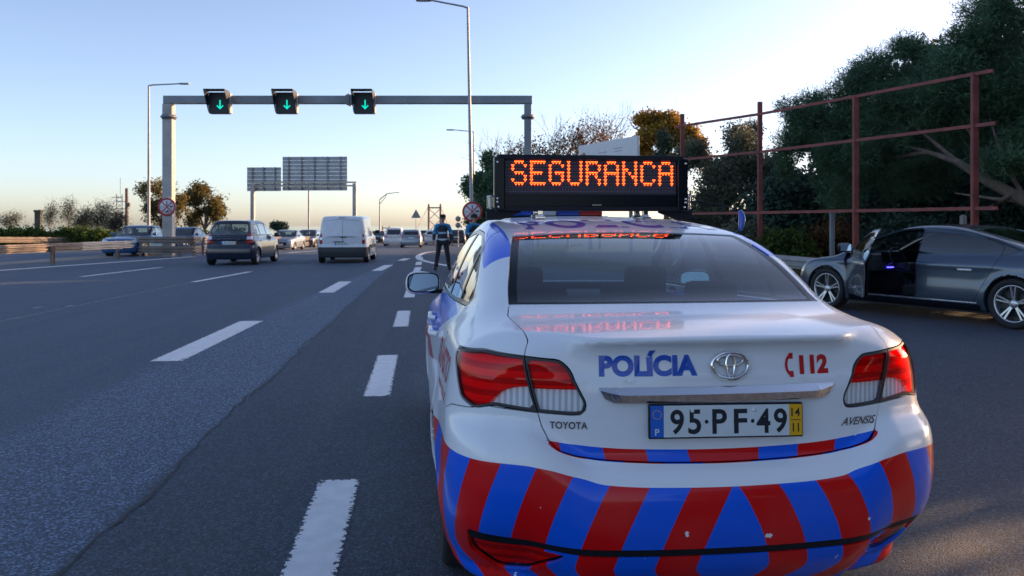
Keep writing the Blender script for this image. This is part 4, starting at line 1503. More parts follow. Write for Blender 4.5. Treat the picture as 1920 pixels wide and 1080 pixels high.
def bare_tree(name, label, base, h, wide, seed, group=None, r0=.13, depth=6):
    """a leafless tree: every fork is a thinner pair of twigs"""
    g = random.Random(seed); mb = MB()
    t = empty(name, base); tag(t, label, "tree", group)
    def grow(p, d, ln, r, lv):
        q = p + d * ln
        m_ = p.lerp(q, .5) + Vector((g.gauss(0, .04), g.gauss(0, .04), g.gauss(0, .02))) * ln
        mb.tube([p, m_, q], [r, r * .85, r * .68], 5 if lv < 3 else 3, caps=False)
        if lv >= depth: return
        for _ in range(3 if lv in (1, 2, 3) else 2):
            nd = (d + Vector((g.gauss(0, .45) * wide, g.gauss(0, .45) * wide, g.gauss(.10, .28)))).normalized()
            grow(q if g.random() < .6 else m_.lerp(q, g.uniform(.4, 1)), nd, ln * g.uniform(.62, .84), r * .62, lv + 1)
    grow(Vector((0, 0, 0)), Vector((0, 0, 1)), h * .27, r0, 0)
    mb.build("branches", M['twig'], t)
    return t


# big pine on the right: the leaning tree over the red frame
pine_base = from_cam(2120, 19.5)
def pine_lobes(b):
    return px_lobes(b, [(1545, 205, 22.5, 75, 60), (1640, 165, 22, 85, 65), (1745, 150, 21, 85, 70), (1850, 70, 21, 80, 75), (1925, 10, 20, 90, 70), (1500, 262, 23, 42, 42), (1478, 305, 23.5, 26, 30),
                        (1600, 270, 22, 70, 55), (1690, 245, 22, 75, 60), (1790, 215, 21.5, 80, 60), (1890, 180, 20.5, 80, 70), (1980, 140, 20, 90, 90), (1575, 345, 22.5, 60, 40), (1640, 345, 23, 60, 45), (1500, 205, 23, 40, 30),
                        (1880, 300, 19.5, 70, 32), (1950, 260, 20, 70, 60), (1730, 330, 23.5, 60, 50), (1830, 20, 22, 40, 40), (1720, 105, 22.5, 55, 36)])
tree("pine_tree", "large dark green pine tree spreading over the red steel frame behind the grey car", "tree", pine_base, pine_lobes, 14500, 'pine_leaf', (.19, .011), 13, .30, .24, True, seed=3, shell=.25, fork=.30, trunk=False, split=(8, .52))
pt_root = [o for o in bpy.data.objects if o.name == "pine_tree"][0]
inv = Vector(pine_base)
mbt = MB()
def wp(px, py, d): return at(px, py, d) - inv
mbt.tube([Vector((0, 0, -.1)), wp(2050, 440, 19.4), wp(1925, 378, 19.6), wp(1850, 338, 20), wp(1795, 303, 20.6), wp(1740, 285, 21.2), wp(1650, 262, 22)], [.26, .21, .155, .125, .095, .06, .03], 9)
for a, b, c in [((1925, 378, 19.6), (1880, 300, 20), (1850, 200, 20.8)), ((1850, 338, 20), (1820, 250, 21), (1745, 160, 21.3)), ((2050, 440, 19.4), (1985, 250, 20), (1900, 60, 20.6)), ((1795, 303, 20.6), (1720, 240, 21.6), (1640, 180, 22)),
                ((1740, 285, 21.2), (1640, 300, 22.3), (1575, 330, 22.5)), ((1895, 365, 19.7), (1850, 395, 19.9), (1862, 383, 19.8)), ((1925, 378, 19.6), (1860, 372, 20), (1790, 362, 21)), ((1650, 262, 22), (1580, 240, 22.4), (1500, 262, 23))]:
    mbt.tube([wp(*a), wp(*b), wp(*c)], [.07, .045, .015], 6)
mbt.build("trunk", M['bark'], pt_root)

# darker evergreens under and behind it
def ever(label, px, d, lob, n, mat='cypress_leaf', seed=1, name="evergreen_tree", leaf=(.11, .045), **k):
    return tree(name, label, "tree", from_cam(px, d), lambda b: px_lobes(b, lob), n, mat, leaf, 8, .17, .12, seed=seed, split=None if mat == 'cypress_leaf' and px > 1450 else (6, .40), **k)
ever("low dark conifer behind the second red post, under the pine", 1500, 26, [(1500, 372, 26, 75, 40), (1440, 400, 26.5, 50, 35), (1545, 415, 26, 55, 45), (1490, 430, 26, 70, 40), (1480, 350, 26, 40, 25)], 2600, seed=5)
ever("dense dark evergreen filling the shade between the third and fourth red posts", 1700, 25, [(1640, 400, 25, 70, 60), (1720, 380, 25.5, 70, 70), (1790, 390, 25, 70, 70), (1690, 320, 26, 80, 50), (1760, 430, 24.5, 70, 40)], 3800, seed=6, shell=.2)
ever("dark evergreen standing behind the roof of the grey saloon at the right", 1880, 24, [(1860, 390, 24, 70, 60), (1930, 350, 24, 80, 90), (1990, 380, 23, 80, 80), (1900, 250, 25, 80, 70), (1840, 440, 23.5, 60, 30)], 3600, seed=7, shell=.2)
ever("grey green olive tree just right of the message board", 1350, 32, [(1330, 345, 32, 60, 55), (1395, 300, 33, 45, 50), (1390, 255, 34, 28, 25), (1430, 330, 32, 50, 45), (1310, 300, 33, 40, 40), (1360, 395, 31, 70, 40), (1440, 390, 31, 40, 40), (1290, 400, 31, 45, 40)], 5200, 'olive_leaf', 8, "olive_tree", (.085, .028))
ever("tall loose olive tree with pale top behind the leftmost red post", 1400, 38, [(1400, 270, 38, 40, 42), (1375, 315, 38, 50, 45), (1440, 330, 38, 45, 40), (1420, 245, 38, 22, 18)], 2600, 'olive_leaf', 9, "olive_tree", (.085, .03))
ever("ochre autumn tree rising behind the top right corner of the message board", 1255, 48, [(1245, 228, 48, 45, 26), (1215, 262, 48, 38, 30), (1285, 262, 48, 45, 32), (1310, 290, 47, 36, 34), (1240, 300, 47, 50, 35), (1210, 225, 48, 22, 14), (1200, 330, 47, 50, 40)], 4600, 'autumn_leaf', 10, "autumn_tree", (.11, .06))
ever("dark narrow cypress in front of the ochre tree", 1247, 46, [(1247, 290, 46, 13, 30), (1250, 330, 46, 18, 40), (1246, 262, 46, 7, 16)], 900, 'cypress_leaf', 11, "cypress_tree", (.09, .04))
ever("dense dark green tree left of the message board behind the tall street lamp", 925, 44, [(930, 330, 44, 40, 30), (905, 365, 44, 42, 32), (945, 380, 44, 45, 40), (880, 350, 44.5, 22, 16), (920, 305, 44, 18, 16), (965, 350, 44, 40, 50), (900, 405, 43, 30, 25)], 4200, 'pine_leaf', 12, "broadleaf_tree", (.10, .055))
for i, (px, d, h, s, lab) in enumerate([(1010, 56, 8.7, 3, "bare winter tree behind the right post of the near gantry"), (1065, 58, 9.4, 8, "tallest bare winter tree, just left of the white billboard"), (1125, 57, 8.0, 15, "bare winter tree with spreading twigs behind the white billboard"), (960, 57, 7.8, 21, "bare winter tree showing left of the near gantry's right post")]):
    b = from_cam(px, d, ground_z(d))
    bare_tree("bare_tree", lab, b, h + 2.6, .85, s, None)
for i, (px, py, d, rx, ry, lab) in enumerate([(1000, 290, 54, 55, 32, "rust brown shrubby tree low behind the right gantry post"), (1110, 262, 55, 70, 40, "brown leaved tree under the bare twigs at the white billboard")]):
    tree("brown_tree", lab, "tree", from_cam(px, d), lambda b, px=px, py=py, d=d, rx=rx, ry=ry: px_lobes(b, [(px, py, d, rx, ry), (px - rx * .6, py + 25, d, rx * .6, ry), (px + rx * .5, py + 30, d, rx * .7, ry)]), 520, 'rust_leaf', (.10, .05), 6, .3, .10, seed=30 + i, shell=.3)

# hidden foot of the wood: undergrowth along the right edge
def bush(label, px, py, d, rx, ry, n, mat, seed, leaf=(.07, .035), name="shrub", group=None, shell=.2):
    return tree(name, label, "shrub", from_cam(px, d), lambda b: px_lobes(b, [(px, py, d, rx, ry), (px - rx * .5, py + ry * .3, d + .3, rx * .6, ry * .8), (px + rx * .5, py + ry * .25, d - .3, rx * .65, ry * .8)]), n, mat, leaf, 7, .13, .04, group=group, seed=seed, shell=shell)
bush("low shrub with light shining through it, left of the second red post", 1395, 450, 24, 45, 35, 800, 'olive_leaf', 41)
bush("low shrub between the second and third red posts, near the guard rail", 1470, 462, 23, 50, 30, 800, 'hedge_leaf', 42)
bush("thin brownish shrub at the foot of the third red post", 1570, 452, 24, 60, 40, 750, 'rust_leaf', 43)
bush("dark shrub behind the windscreen of the grey saloon", 1690, 440, 22, 70, 40, 900, 'cypress_leaf', 44)

# trees outside the left verge
def euca(label, px, d, lob, n, seed):
    return tree("eucalyptus_tree", label, "tree", from_cam(px, d), lambda b: px_lobes(b, lob), n, 'euca_leaf', (.13, .045), 7, .20, .16, seed=seed, shell=.25, split=(5, .36))
euca("eucalyptus tree behind the left post of the near gantry", 305, 58, [(300, 352, 58, 26, 14), (272, 362, 58, 16, 20), (330, 372, 58, 16, 20), (300, 385, 58, 26, 20), (285, 400, 58, 14, 18), (340, 395, 58, 14, 18), (316, 410, 58, 22, 18)], 820, 61)
euca("eucalyptus tree with sunlit ochre side, left above the black hatchback", 385, 60, [(378, 362, 60, 24, 16), (362, 376, 60, 18, 16), (398, 378, 60, 20, 18), (385, 396, 60, 28, 20), (408, 402, 60, 14, 18), (368, 412, 60, 20, 16)], 1050, 62)
for i, (px, py, d, rx, ry, lab) in enumerate([(20, 412, 62, 26, 12, "low brown bush at the left picture edge behind the far guard rail"), (95, 402, 62, 14, 22, "wispy grey bush, leftmost of the tall ones behind the far guard rail"), (128, 395, 62, 12, 24, "second wispy grey bush behind the far guard rail"), (158, 412, 60, 22, 22, "low grey bush right of the two wispy ones"), (190, 408, 58, 26, 28, "dense round grey bush left of the blue oncoming car"), (218, 418, 57, 20, 22, "small grey bush right above the blue oncoming car's bonnet")]):
    tree("roadside_bush", lab, "shrub", from_cam(px, d), lambda b, px=px, py=py, d=d, rx=rx, ry=ry: px_lobes(b, [(px, py, d, rx, ry), (px + rx * .3, py - ry * .5, d, rx * .5, ry * .6), (px - rx * .4, py + ry * .4, d, rx * .7, ry * .7)]), 260 if i < 3 else 620, 'bush_leaf', (.06, .018), 9, .22, .06, seed=70 + i, shell=.2)
# green hedge along the far guard rail
for i, (px, w) in enumerate([(-60, 60), (10, 60), (130, 30), (165, 50), (60, 45), (345, 40), (430, 40)]):
    labs = ["green hedge growing beyond the picture's left edge", "green hedge at the left edge behind the far guard rail", "bright green hedge below the wispy bushes", "green hedge left of the blue oncoming car", "low hedge left of the wispy bushes", "green bush at the foot of the gantry's left post", "green bush behind the black hatchback"]
    tree("hedge", labs[i], "hedge", from_cam(px, 54), lambda b, px=px, w=w: px_lobes(b, [(px, 441, 54, w, 14), (px + w * .5, 446, 54, w * .6, 12), (px - w * .4, 450, 54, w * .7, 12)]), 700, 'hedge_leaf', (.10, .06), 6, .15, .04, seed=90 + i, shell=.2)
tree("umbrella_pine", "small flat topped umbrella pine far off, right of the black hatchback", "tree", from_cam(524, 130, ground_z(130)), lambda b: px_lobes(b, [(523, 424, 130, 12, 4.5), (516, 423, 130, 7, 3), (530, 425, 130, 7, 3.5)]), 700, 'cypress_leaf', (.20, .08), 6, .25, .15, seed=99, fork=.6)
# the wood goes on along the right beside and behind the camera and shades the road
wood = None
for i, (x, y, rz, sc) in enumerate([(16.0, 12.75, 1.2, 1.0), (23, 30.5, 2.7, 1.15), (20, 27.5, 4.4, 1.0), (24, 43, .8, 1.0), (27.5, 47, 5.0, 1.1), (21, 3.0, 2.9, 1.0), (20.5, 21.5, .4, 1.1), (26, 24, .9, 1.2), (22, 33, 2.2, .85), (24, 38, 3.9, .95), (15, -4, 4.0, 1.15), (14, -12, 5.2, 1.2), (16, -21, 1.9, 1.25), (14, -31, 3.1, 1.25), (17, -42, .2, 1.3)]):
    if wood is None:
        wood = tree("shade_tree", "dark leafy tree of the roadside wood on the right", "tree", (x, y, 0), lambda b: [(0, 0, 5.0, 2.6, 2.6, 2.2), (1.4, .6, 4.0, 2.2, 2.2, 2.0), (-1.3, -.8, 3.8, 2.2, 2.2, 1.9), (.3, -1.4, 6.4, 2.0, 2.0, 1.6), (-.6, 1.3, 6.0, 1.9, 1.9, 1.7), (0, 0, 2.4, 2.6, 2.6, 1.8)], 5200, 'cypress_leaf', (.20, .09), 8, .30, .2, group="trees of the wood beside the road", seed=120, shell=.1)
        o = wood
    else:
        o = copy_tree(wood)
    o.location = (x, y, 0); o.rotation_euler = (0, 0, rz); o.scale = (sc, sc, sc)
o = None
M['grass_blade'] = leaf_mat("grass_blade", (.06, .11, .025), .5, .3, (1.4, 1.1, .7))
def verge_pts(n):
    y = RNG.uniform(28, 75, n); x = np.array([float(road_right(v)) for v in y]) + RNG.uniform(.05, 5, n)
    return np.c_[x, y, np.array([ground_z(v) for v in y])]
grass_patch("verge_grass", verge_pts, 30000, .16, 'grass_blade')
# ------------------------------------------------------------------ other vehicles
def gen_params(L, W, H, belt, rear, ws, hood, nose, wheelbase, over, rw, deck=None, tumble=.30, zb=.20, round_rear=(.05, .12), tailz=None, roofarc=None, kc=.12, wsz=None):
    """rear / ws: ((z, y), ...) lines of the tail window and the windscreen"""
    hw = W / 2
    bump_top = .62 if tailz is None else tailz
    cow = ws[0][1]
    T = [(-.3, belt), (.4, belt), (cow - .15, belt - .01), (cow + .05, belt - .02), (cow + (L - cow) * .45, hood), (L - .28, (hood + nose) / 2 + .02), (L, nose - .05)]
    if deck: T = deck + T[2:]
    roof = roofarc or [(.0, H - .06), (.5, H - .02), (L * .40, H), (L * .58, H - .03), (L * .8, H - .15)]
    z_ = lambda pts: ([p[0] for p in pts], [p[1] for p in pts])
    ext = lambda pts: [(pts[0][0] - .3, pts[0][1] + (pts[0][1] - pts[1][1]) * .3 / (pts[1][0] - pts[0][0]))] + list(pts) + [(pts[-1][0] + .3, pts[-1][1] + (pts[-1][1] - pts[-2][1]) * .3 / (pts[-1][0] - pts[-2][0]))]
    return dict(
        R=([.1, .22, .32, .45, .58, bump_top + .04, bump_top + .10, belt, belt + .2, H], [.16, .07, .03, .0, .005, .03, .055, .05, .06, .07]),
        T=z_(T), W=([.1, .25, .4, .6, .8, belt, belt + .1, belt + .2], [hw - .08, hw - .03, hw - .005, hw, hw - .01, hw - .045, hw - .09, hw - .16]),
        Wp=([0, .35, .8, L * .4, L * .7, L - .5, L], [-.05, -.02, -.005, 0, 0, -.03, -.08]),
        F=([.15, .3, .5, .7, 1.0, 1.3], [L - .08, L - .01, L, L - .04, L - .25, L - .6]),
        roof=z_(roof), yrg=z_(ext(rear)), yws=z_(ext(ws)),
        wg=([belt - .1, belt, (belt + H) / 2, H - .08, H], [hw - .045, hw - .065, hw - .065 - tumble * (H - belt) * .42, hw - .065 - tumble * (H - belt) * .85, hw - .10 - tumble * (H - belt)]),
        wgy=([0, .4, 1.0, L * .5, L * .8], [-.05, -.025, 0, 0, -.05]),
        wheels=(over, over + wheelbase), rw=rw + .035, wz=rw, rc=round_rear, fc=(.12, .30), gc=.14, kbelt=.05, zb=zb, kr0=.05, kr1=.14, kc=kc, rcrown=.05, zg0=belt - .06, ktop=.10, kroof=.09, grn=1.4, gwn=1.9, archx=hw - .30, L=L, H=H, belt=belt, hw=hw)


def paint_mat(name, c, rough=.3, metal=0.0):
    return pbr(name, c, rough, metal=metal, coat=.7, var=.05, vscale=4)


M['paint_black'] = paint_mat("paint_black", (.012, .020, .042), .25)
M['paint_van'] = paint_mat("paint_van", (.74, .76, .78), .35)
M['paint_silver'] = paint_mat("paint_silver", (.36, .40, .44), .3, .5)
M['paint_white'] = paint_mat("paint_white_far", (.70, .71, .72), .3)
M['paint_navy'] = paint_mat("paint_navy", (.03, .10, .24), .25, .3)
M['paint_dark'] = paint_mat("paint_dark", (.03, .034, .04), .3)
M['paint_graphite'] = paint_mat("paint_graphite", (.070, .095, .130), .26, .55)
M['lamp_clear'] = pbr("lamp_clear", (.75, .78, .82), .1, coat=1.0, metal=.3)


def build_car(name, P, mat, h, pos, rz, label, cat, group=None, tail=None, windows=True, plate='rear', panes=(), lower_trim=None, doors=(), head=None, wheels='five', detail=True, dlo=None, rear_win=None, glass='glass_tint', plate_z=.85, plate_w=.52, spokes=7, keep=False, front_face=False):
    root = empty(name, pos, rz); tag(root, label, cat, group)
    L, H, belt, hw = P['L'], P['H'], P['belt'], P['hw']
    S = Shell(P, (-hw - .08, -.10, .08), (hw + .08, L + .10, H + .06), h)
    f = S.f
    q_ = lambda x, y: np.abs(x) + .8 * y
    yr = pc(*P['yrg']); yw = pc(*P['yws'])
    if rear_win:
        rp = round_poly(rear_win, .05)
        T_ = S.take(lambda x, y, z: lim(sdpoly(x, z, rp), y - L * .45), .003)
        S.part("rear_window", T_, M[glass], root, offset=-.006, rim=.01)
    ztop = H - .09
    wtop = hw - .16 - .30 * (H - belt)
    wp_ = round_poly([(-hw + .16, belt + .0), (hw - .16, belt + .0), (wtop + .02, H - .12), (-wtop - .02, H - .12)], .06)
    T_ = S.take(lambda x, y, z: lim(sdpoly(x, z, wp_), L * .5 - y), .003)
    S.part("windscreen", T_, M['glass_side' if front_face else glass], root, offset=-.006, rim=.01)
    if dlo:
        dp = round_poly(dlo, .06)
        for sx in (-1, 1):
            T_ = S.take(lambda x, y, z, sx=sx: np.maximum(sdpoly(y, z, dp), .3 - sx * x), .003)
            rest = T_
            for a, b in panes:
                Tp, rest = S.cut(rest, lambda x, y, z, a=a, b=b, sx=sx: lim(sdpoly(y, z, dp) + .03, a - y, y - b), 0)
                S.part("side_window", Tp, M[glass], root, offset=-.006, rim=0)
            S.part("window_frame", rest, M['black_gloss'], root, rim=.01)
    if tail:
        tp = round_poly(tail, .03)
        for sx in (-1, 1):
            T_ = S.take(lambda x, y, z, sx=sx: lim(sdpoly(q_(x, y), z, tp), .2 - sx * x, y - 1.0), .003)
            zs_ = [p[1] for p in tail]; zm, zh = (min(zs_) + max(zs_)) / 2, (max(zs_) - min(zs_))
            Tw, Tr = S.cut(T_, lambda x, y, z: np.abs(z - zm - .04 * zh) - .13 * zh, .0)
            r_ = S.part("tail_light", Tr, M['red_lamp'], root, offset=.002, rim=.02)
            if Tw is not None and len(Tw): S.part("indicator_lens", Tw, M['lamp_clear'], r_, offset=.002, rim=.02)
    if head:
        hp = round_poly(head, .04)
        for sx in (-1, 1):
            T_ = S.take(lambda x, y, z, sx=sx: lim(sdpoly(sx * x, z, hp), L - 1.1 - y), .003)
            S.part("headlight", T_, M['lamp_clear'], root, offset=.002, rim=.02)
        gpoly = round_poly([(-.45, .38), (.45, .38), (.50, .60), (-.50, .60)], .04)
        T_ = S.take(lambda x, y, z: lim(sdpoly(x, z, gpoly), L - .6 - y), .003)
        S.part("grille", T_, M['black_plastic'], root, offset=-.015, rim=.02)
    for dn in doors:
        for sx in (-1, 1):
            T_ = S.take(lambda x, y, z, sx=sx, dn=dn: lim(sdpoly(y, z, round_poly(dn, .06)), .35 - sx * x), .003)
            d_ = S.part("door", T_, M[mat], root, rim=.012)
            if d_ and detail:
                yh = min(p[0] for p in dn) + .16
                pt, ok = cast(f, [(sx * (hw + .3), yh, belt - .12)], np.array([-sx, 0, 0.]), 0, .8)
                if ok[0]: MB().box((pt[0][0] + sx * .012, yh, belt - .12), (.03, .19, .028), None, .009).build("handle", M[mat], d_)
    if lower_trim:
        T_ = S.take(lambda x, y, z: lim(z - lower_trim, y - .62), .001)
        S.part("rear_bumper", T_, M['trim_grey'] if cat == 'van' else M[mat], root, rim=.01)
    lidp = None
    if detail and rear_win:
        lw = hw - .20
        T_ = S.take(lambda x, y, z: lim(np.abs(x) - lw, z - (rear_win[0][1] - .02), (lower_trim or .55) + .03 - z, y - .5), .004)
        S.part("tailgate", T_, M[mat], root, rim=.012)
    S.part("body", S.T, M[mat], root, rim=.012)
    # plate
    def plate_at(z, yface):
        pt, ok = cast(f, [(0, -.5 if yface < 0 else L + .5, z)], np.array([0, 1. if yface < 0 else -1., 0]), 0, 1.2)
        y = pt[0][1] + (-.012 if yface < 0 else .012)
        pr = empty("number_plate", (0, y, z), 0 if yface < 0 else math.pi, root)
        MB().box((0, 0, 0), (plate_w, .012, .115), None, .004).build("plate_face", M['plate_white'], pr)
        MB().box((-plate_w / 2 + .025, -.004, 0), (.044, .008, .108)).build("country_band", M['plate_blue'], pr)
        if detail and plate == 'rear':
            for cx, ch in ((-.13, '88'), (0.0, 'RE'), (.13, '41')) if False else ():
                pass
            for cx in (-.14, -.09, -.02, .03, .10, .15):
                MB().box((cx, -.0065, 0), (.020, .004, .050)).build("character", M['ink'], pr)
            MB().box((plate_w / 2 - .025, -.004, 0), (.044, .008, .108)).build("date_band", M['plate_yellow'], pr) if cat != 'van' else None
    if plate: plate_at(plate_z, -1 if plate == 'rear' else 1)
    for sx in (-1, 1):
        for y in P['wheels']:
            wheel(root, sx * (hw - .115), y, P['rw'] - .035, .20, sx, spokes, .66, wheels, 'alloy')
    # mirrors
    ym = yw(belt + .05) - .28
    for sx in (-1, 1):
        m = MB(); m.box((sx * (hw + .075), ym, belt + .085), (.19, .12, .15), None, .045); m.box((sx * (hw - .01), ym + .02, belt + .04), (.10, .05, .04))
        m.build("door_mirror", M[mat if mat != 'paint_van' else 'black_plastic'], root)
        g = MB(); g.box((sx * (hw + .08), ym - .062, belt + .088), (.14, .006, .10), None, .002)
    # cabin
    if windows:
        seat(root, -.36, yw(belt) - .95, 'cloth_dark', .34); seat(root, .36, yw(belt) - .95, 'cloth_dark', .34)
        MB().box((0, yw(belt) - .32, belt - .12), (W_in := 2 * hw - .34, .4, .2), None, .06).build("dashboard", M['trim_grey'], root)
        if cat != 'van':
            sb = MB(); sb.box((0, yw(belt) - 1.85, .48), (1.28, .5, .22), None, .06); sb.box((0, yw(belt) - 2.1, .82), (1.28, .16, .6), (rad(15), 0, 0), .06)
            sb.build("rear_bench", M['cloth_dark'], root)
    MB().box((0, L / 2, P['zb'] + .05), (2 * hw - .36, L - 1.0, .08)).build("floor_pan", M['black_plastic'], root)
    return (root, S) if keep else root


def cam_heading(vp_px):
    """rotation about z of something that points towards column vp_px of the photograph"""
    return -(math.atan((vp_px - 960) / FPX) + YAW)


# dark hatchback in the middle lane
P1 = gen_params(3.88, 1.80, 1.62, .98, ((.98, .07), (1.25, .16), (1.55, .38)), ((.98, 3.20), (1.55, 2.25)), .93, .70, 2.57, .62, .31, tumble=.34, kc=.10)
p = from_cam(428, 28.3)
hatch = build_car("hatchback", P1, 'paint_black', .03, (p.x, p.y, 0), cam_heading(905), "black five door hatchback with red tail lights driving away in the middle lane", "car",
    tail=[(.63, .80), (.66, .76), (.98, .79), (.96, 1.05), (.90, 1.16), (.78, 1.12), (.70, .98)], rear_win=[(-.66, 1.08), (.66, 1.08), (.58, 1.47), (-.58, 1.47)],
    dlo=[(.40, 1.06), (.62, 1.44), (1.2, 1.52), (2.2, 1.50), (2.95, 1.06)], panes=((.0, 1.10), (1.16, 1.95), (2.01, 3.2)),
    doors=([(.95, .35), (.80, .9), (1.0, 1.5), (1.12, 1.56), (1.98, 1.56), (1.98, .30), (1.3, .30)], [(1.99, .30), (1.99, 1.56), (2.4, 1.50), (3.05, 1.02), (2.95, .30)]), lower_trim=.58, plate_z=.80, spokes=5, glass='glass_side')
# white van
P2 = gen_params(4.38, 1.90, 1.80, 1.06, ((1.06, .03), (1.4, .06), (1.72, .13)), ((1.06, 3.62), (1.74, 2.75)), 1.02, .78, 2.73, .72, .32, tumble=.16, kc=.10, round_rear=(.03, .06))
p = from_cam(641, 29.9)
van = build_car("delivery_van", P2, 'paint_van', .03, (p.x, p.y, 0), cam_heading(842), "white delivery van with windowless rear doors driving in the lane nearest the police car", "van",
    tail=[(.80, .72), (.93, .72), (.95, 1.10), (.83, 1.10)], rear_win=None, dlo=[(2.62, 1.12), (2.62, 1.60), (2.95, 1.58), (3.55, 1.10)], panes=((2.55, 3.6),),
    doors=([(2.60, .36), (2.60, 1.68), (2.9, 1.66), (3.66, 1.08), (3.55, .36)],), lower_trim=.60, plate_z=.72, spokes=6, detail=True)
# rear door details of the van
fv = car_field(P2)
def on_van(pts):
    P_, ok = cast(fv, np.array([(x, -.4, z) for x, z in pts]), np.array([0, 1., 0]), 0, 1)
    return P_
g = MB()
zz = np.linspace(.63, 1.66, 12)
P_ = on_van([(.02, z) for z in zz]); g.tube([(a[0], a[1] + .001, a[2]) for a in P_], .006, 5); g.build("door_gap", M['black_plastic'], van)
for sx in (-1, 1):
    q = [(sx * .80, .66), (sx * .82, 1.2), (sx * .74, 1.58), (sx * .02, 1.64)]
    dd = [np.array(q[i]) * (1 - t) + np.array(q[i + 1]) * t for i in range(3) for t in np.linspace(0, 1, 8)]
    P_ = on_van([tuple(a) for a in dd])
    MB().tube([(a[0], a[1] + .001, a[2]) for a in P_], .005, 5).build("door_gap", M['trim_grey'], van)
MB().box((.05, on_van([(.05, .98)])[0][1] - .012, .98), (.22, .04, .04), None, .012).build("door_handle", M['black_plastic'], van)
MB().box((-.02, on_van([(-.02, 1.70)])[0][1] - .008, 1.705), (.24, .03, .022), None, .006).build("brake_light", M['red_lamp'], van)
MB().box((-.12, on_van([(-.12, .81)])[0][1] - .02, .805), (.40, .05, .03), None, .01).build("plate_lamp", M['black_plastic'], van)
for sx in (-1, 1):
    for y0, y1 in ((1.15, 2.4), (2.7, 3.5)):
        MB().box((sx * .957, (y0 + y1) / 2, .60), (.03, y1 - y0, .13), None, .012).build("rub_strip", M['trim_grey'], van)
    pts = [(sx * .93, 1.0, 1.22), (sx * .925, 2.4, 1.22)]

def far_car(name, px, d, vp, label, mat, L=4.2, W=1.78, H=1.50, kind='hatch', rev=False, cat="car", h=.05):
    if kind == 'sedan':
        P = gen_params(L, W, H, .96, ((.96, .75), (1.40, 1.45)), ((.96, 3.2), (1.40, 2.45)), .92, .72, 2.65, .95, .31, deck=[(-.3, 1.0), (.1, 1.02), (.7, 1.03)])
        dlo = [(1.0, 1.03), (1.55, 1.38), (2.4, 1.39), (3.0, 1.02)]; rw_ = [(-.60, 1.06), (.60, 1.06), (.50, 1.34), (-.50, 1.34)]
    else:
        P = gen_params(L, W, H, .98, ((.98, .08), (H - .08, .42)), ((.98, L * .76), (H - .08, L * .57)), .93, .72, 2.6, .72, .32)
        dlo = [(.55, 1.06), (.75, H - .15), (2.3, H - .13), (L * .71, 1.04)]; rw_ = [(-.62, 1.04), (.62, 1.04), (.55, H - .17), (-.55, H - .17)]
    p = from_cam(px, d)
    rz = cam_heading(vp) + (math.pi if rev else 0)
    return build_car(name, P, M_name(mat), h, (p.x, p.y, ground_z(p.y)), rz, label, cat, tail=[(.62, .82), (.98, .80), (.99, .98), (.68, .98)], rear_win=rw_, dlo=dlo, panes=((0, 1.5), (1.56, 2.3), (2.36, 3.4)),
                     plate='front' if rev else 'rear', head=[(.48, .66), (.84, .68), (.80, .84), (.52, .78)] if rev else None, detail=False, glass='glass_side' if rev else 'glass_tint', plate_z=.45 if rev else .80, lower_trim=.56, front_face=rev, spokes=5)


def M_name(m): return m


far_car("hatchback", 770, 64.5, 845, "pale silver hatchback with red tail lights, right beside the white sports utility car", 'paint_silver', 4.05, 1.75, 1.48)
far_car("utility_car", 738, 71, 860, "tall white sports utility car driving away between the van and the silver hatchback", 'paint_white', 4.4, 1.84, 1.66)
far_car("hatchback", 798, 92, 870, "dark car half hidden between the silver hatchback and the standing officer", 'paint_dark', 4.2, 1.78, 1.50)
far_car("hatchback", 812, 80, 870, "white car seen past the standing officer's arm", 'paint_white', 4.1, 1.76, 1.50)
far_car("hatchback", 856, 76, 900, "dark car with red tail lights just right of the standing officer", 'paint_dark', 4.2, 1.78, 1.5)
far_car("saloon", 712, 88, 860, "dark oncoming car between the van and the utility car", 'paint_dark', 4.4, 1.78, 1.46, 'sedan', True)
far_car("saloon", 296, 41, 900, "dark blue oncoming saloon behind the near guard rail on the left", 'paint_navy', 4.6, 1.82, 1.47, 'sedan', True, h=.035)
far_car("saloon", 372, 47, 930, "bright blue oncoming saloon right behind the gantry's left post", 'paint_navy', 4.6, 1.80, 1.45, 'sedan', True, h=.04)
far_car("saloon", 552, 60, 900, "grey oncoming car behind the median barrier, left of the van", 'paint_silver', 4.5, 1.8, 1.46, 'sedan', True)
far_car("hatchback", 588, 70, 900, "dark oncoming car partly hidden by the white van's left side", 'paint_dark', 4.2, 1.78, 1.52, 'hatch', True)


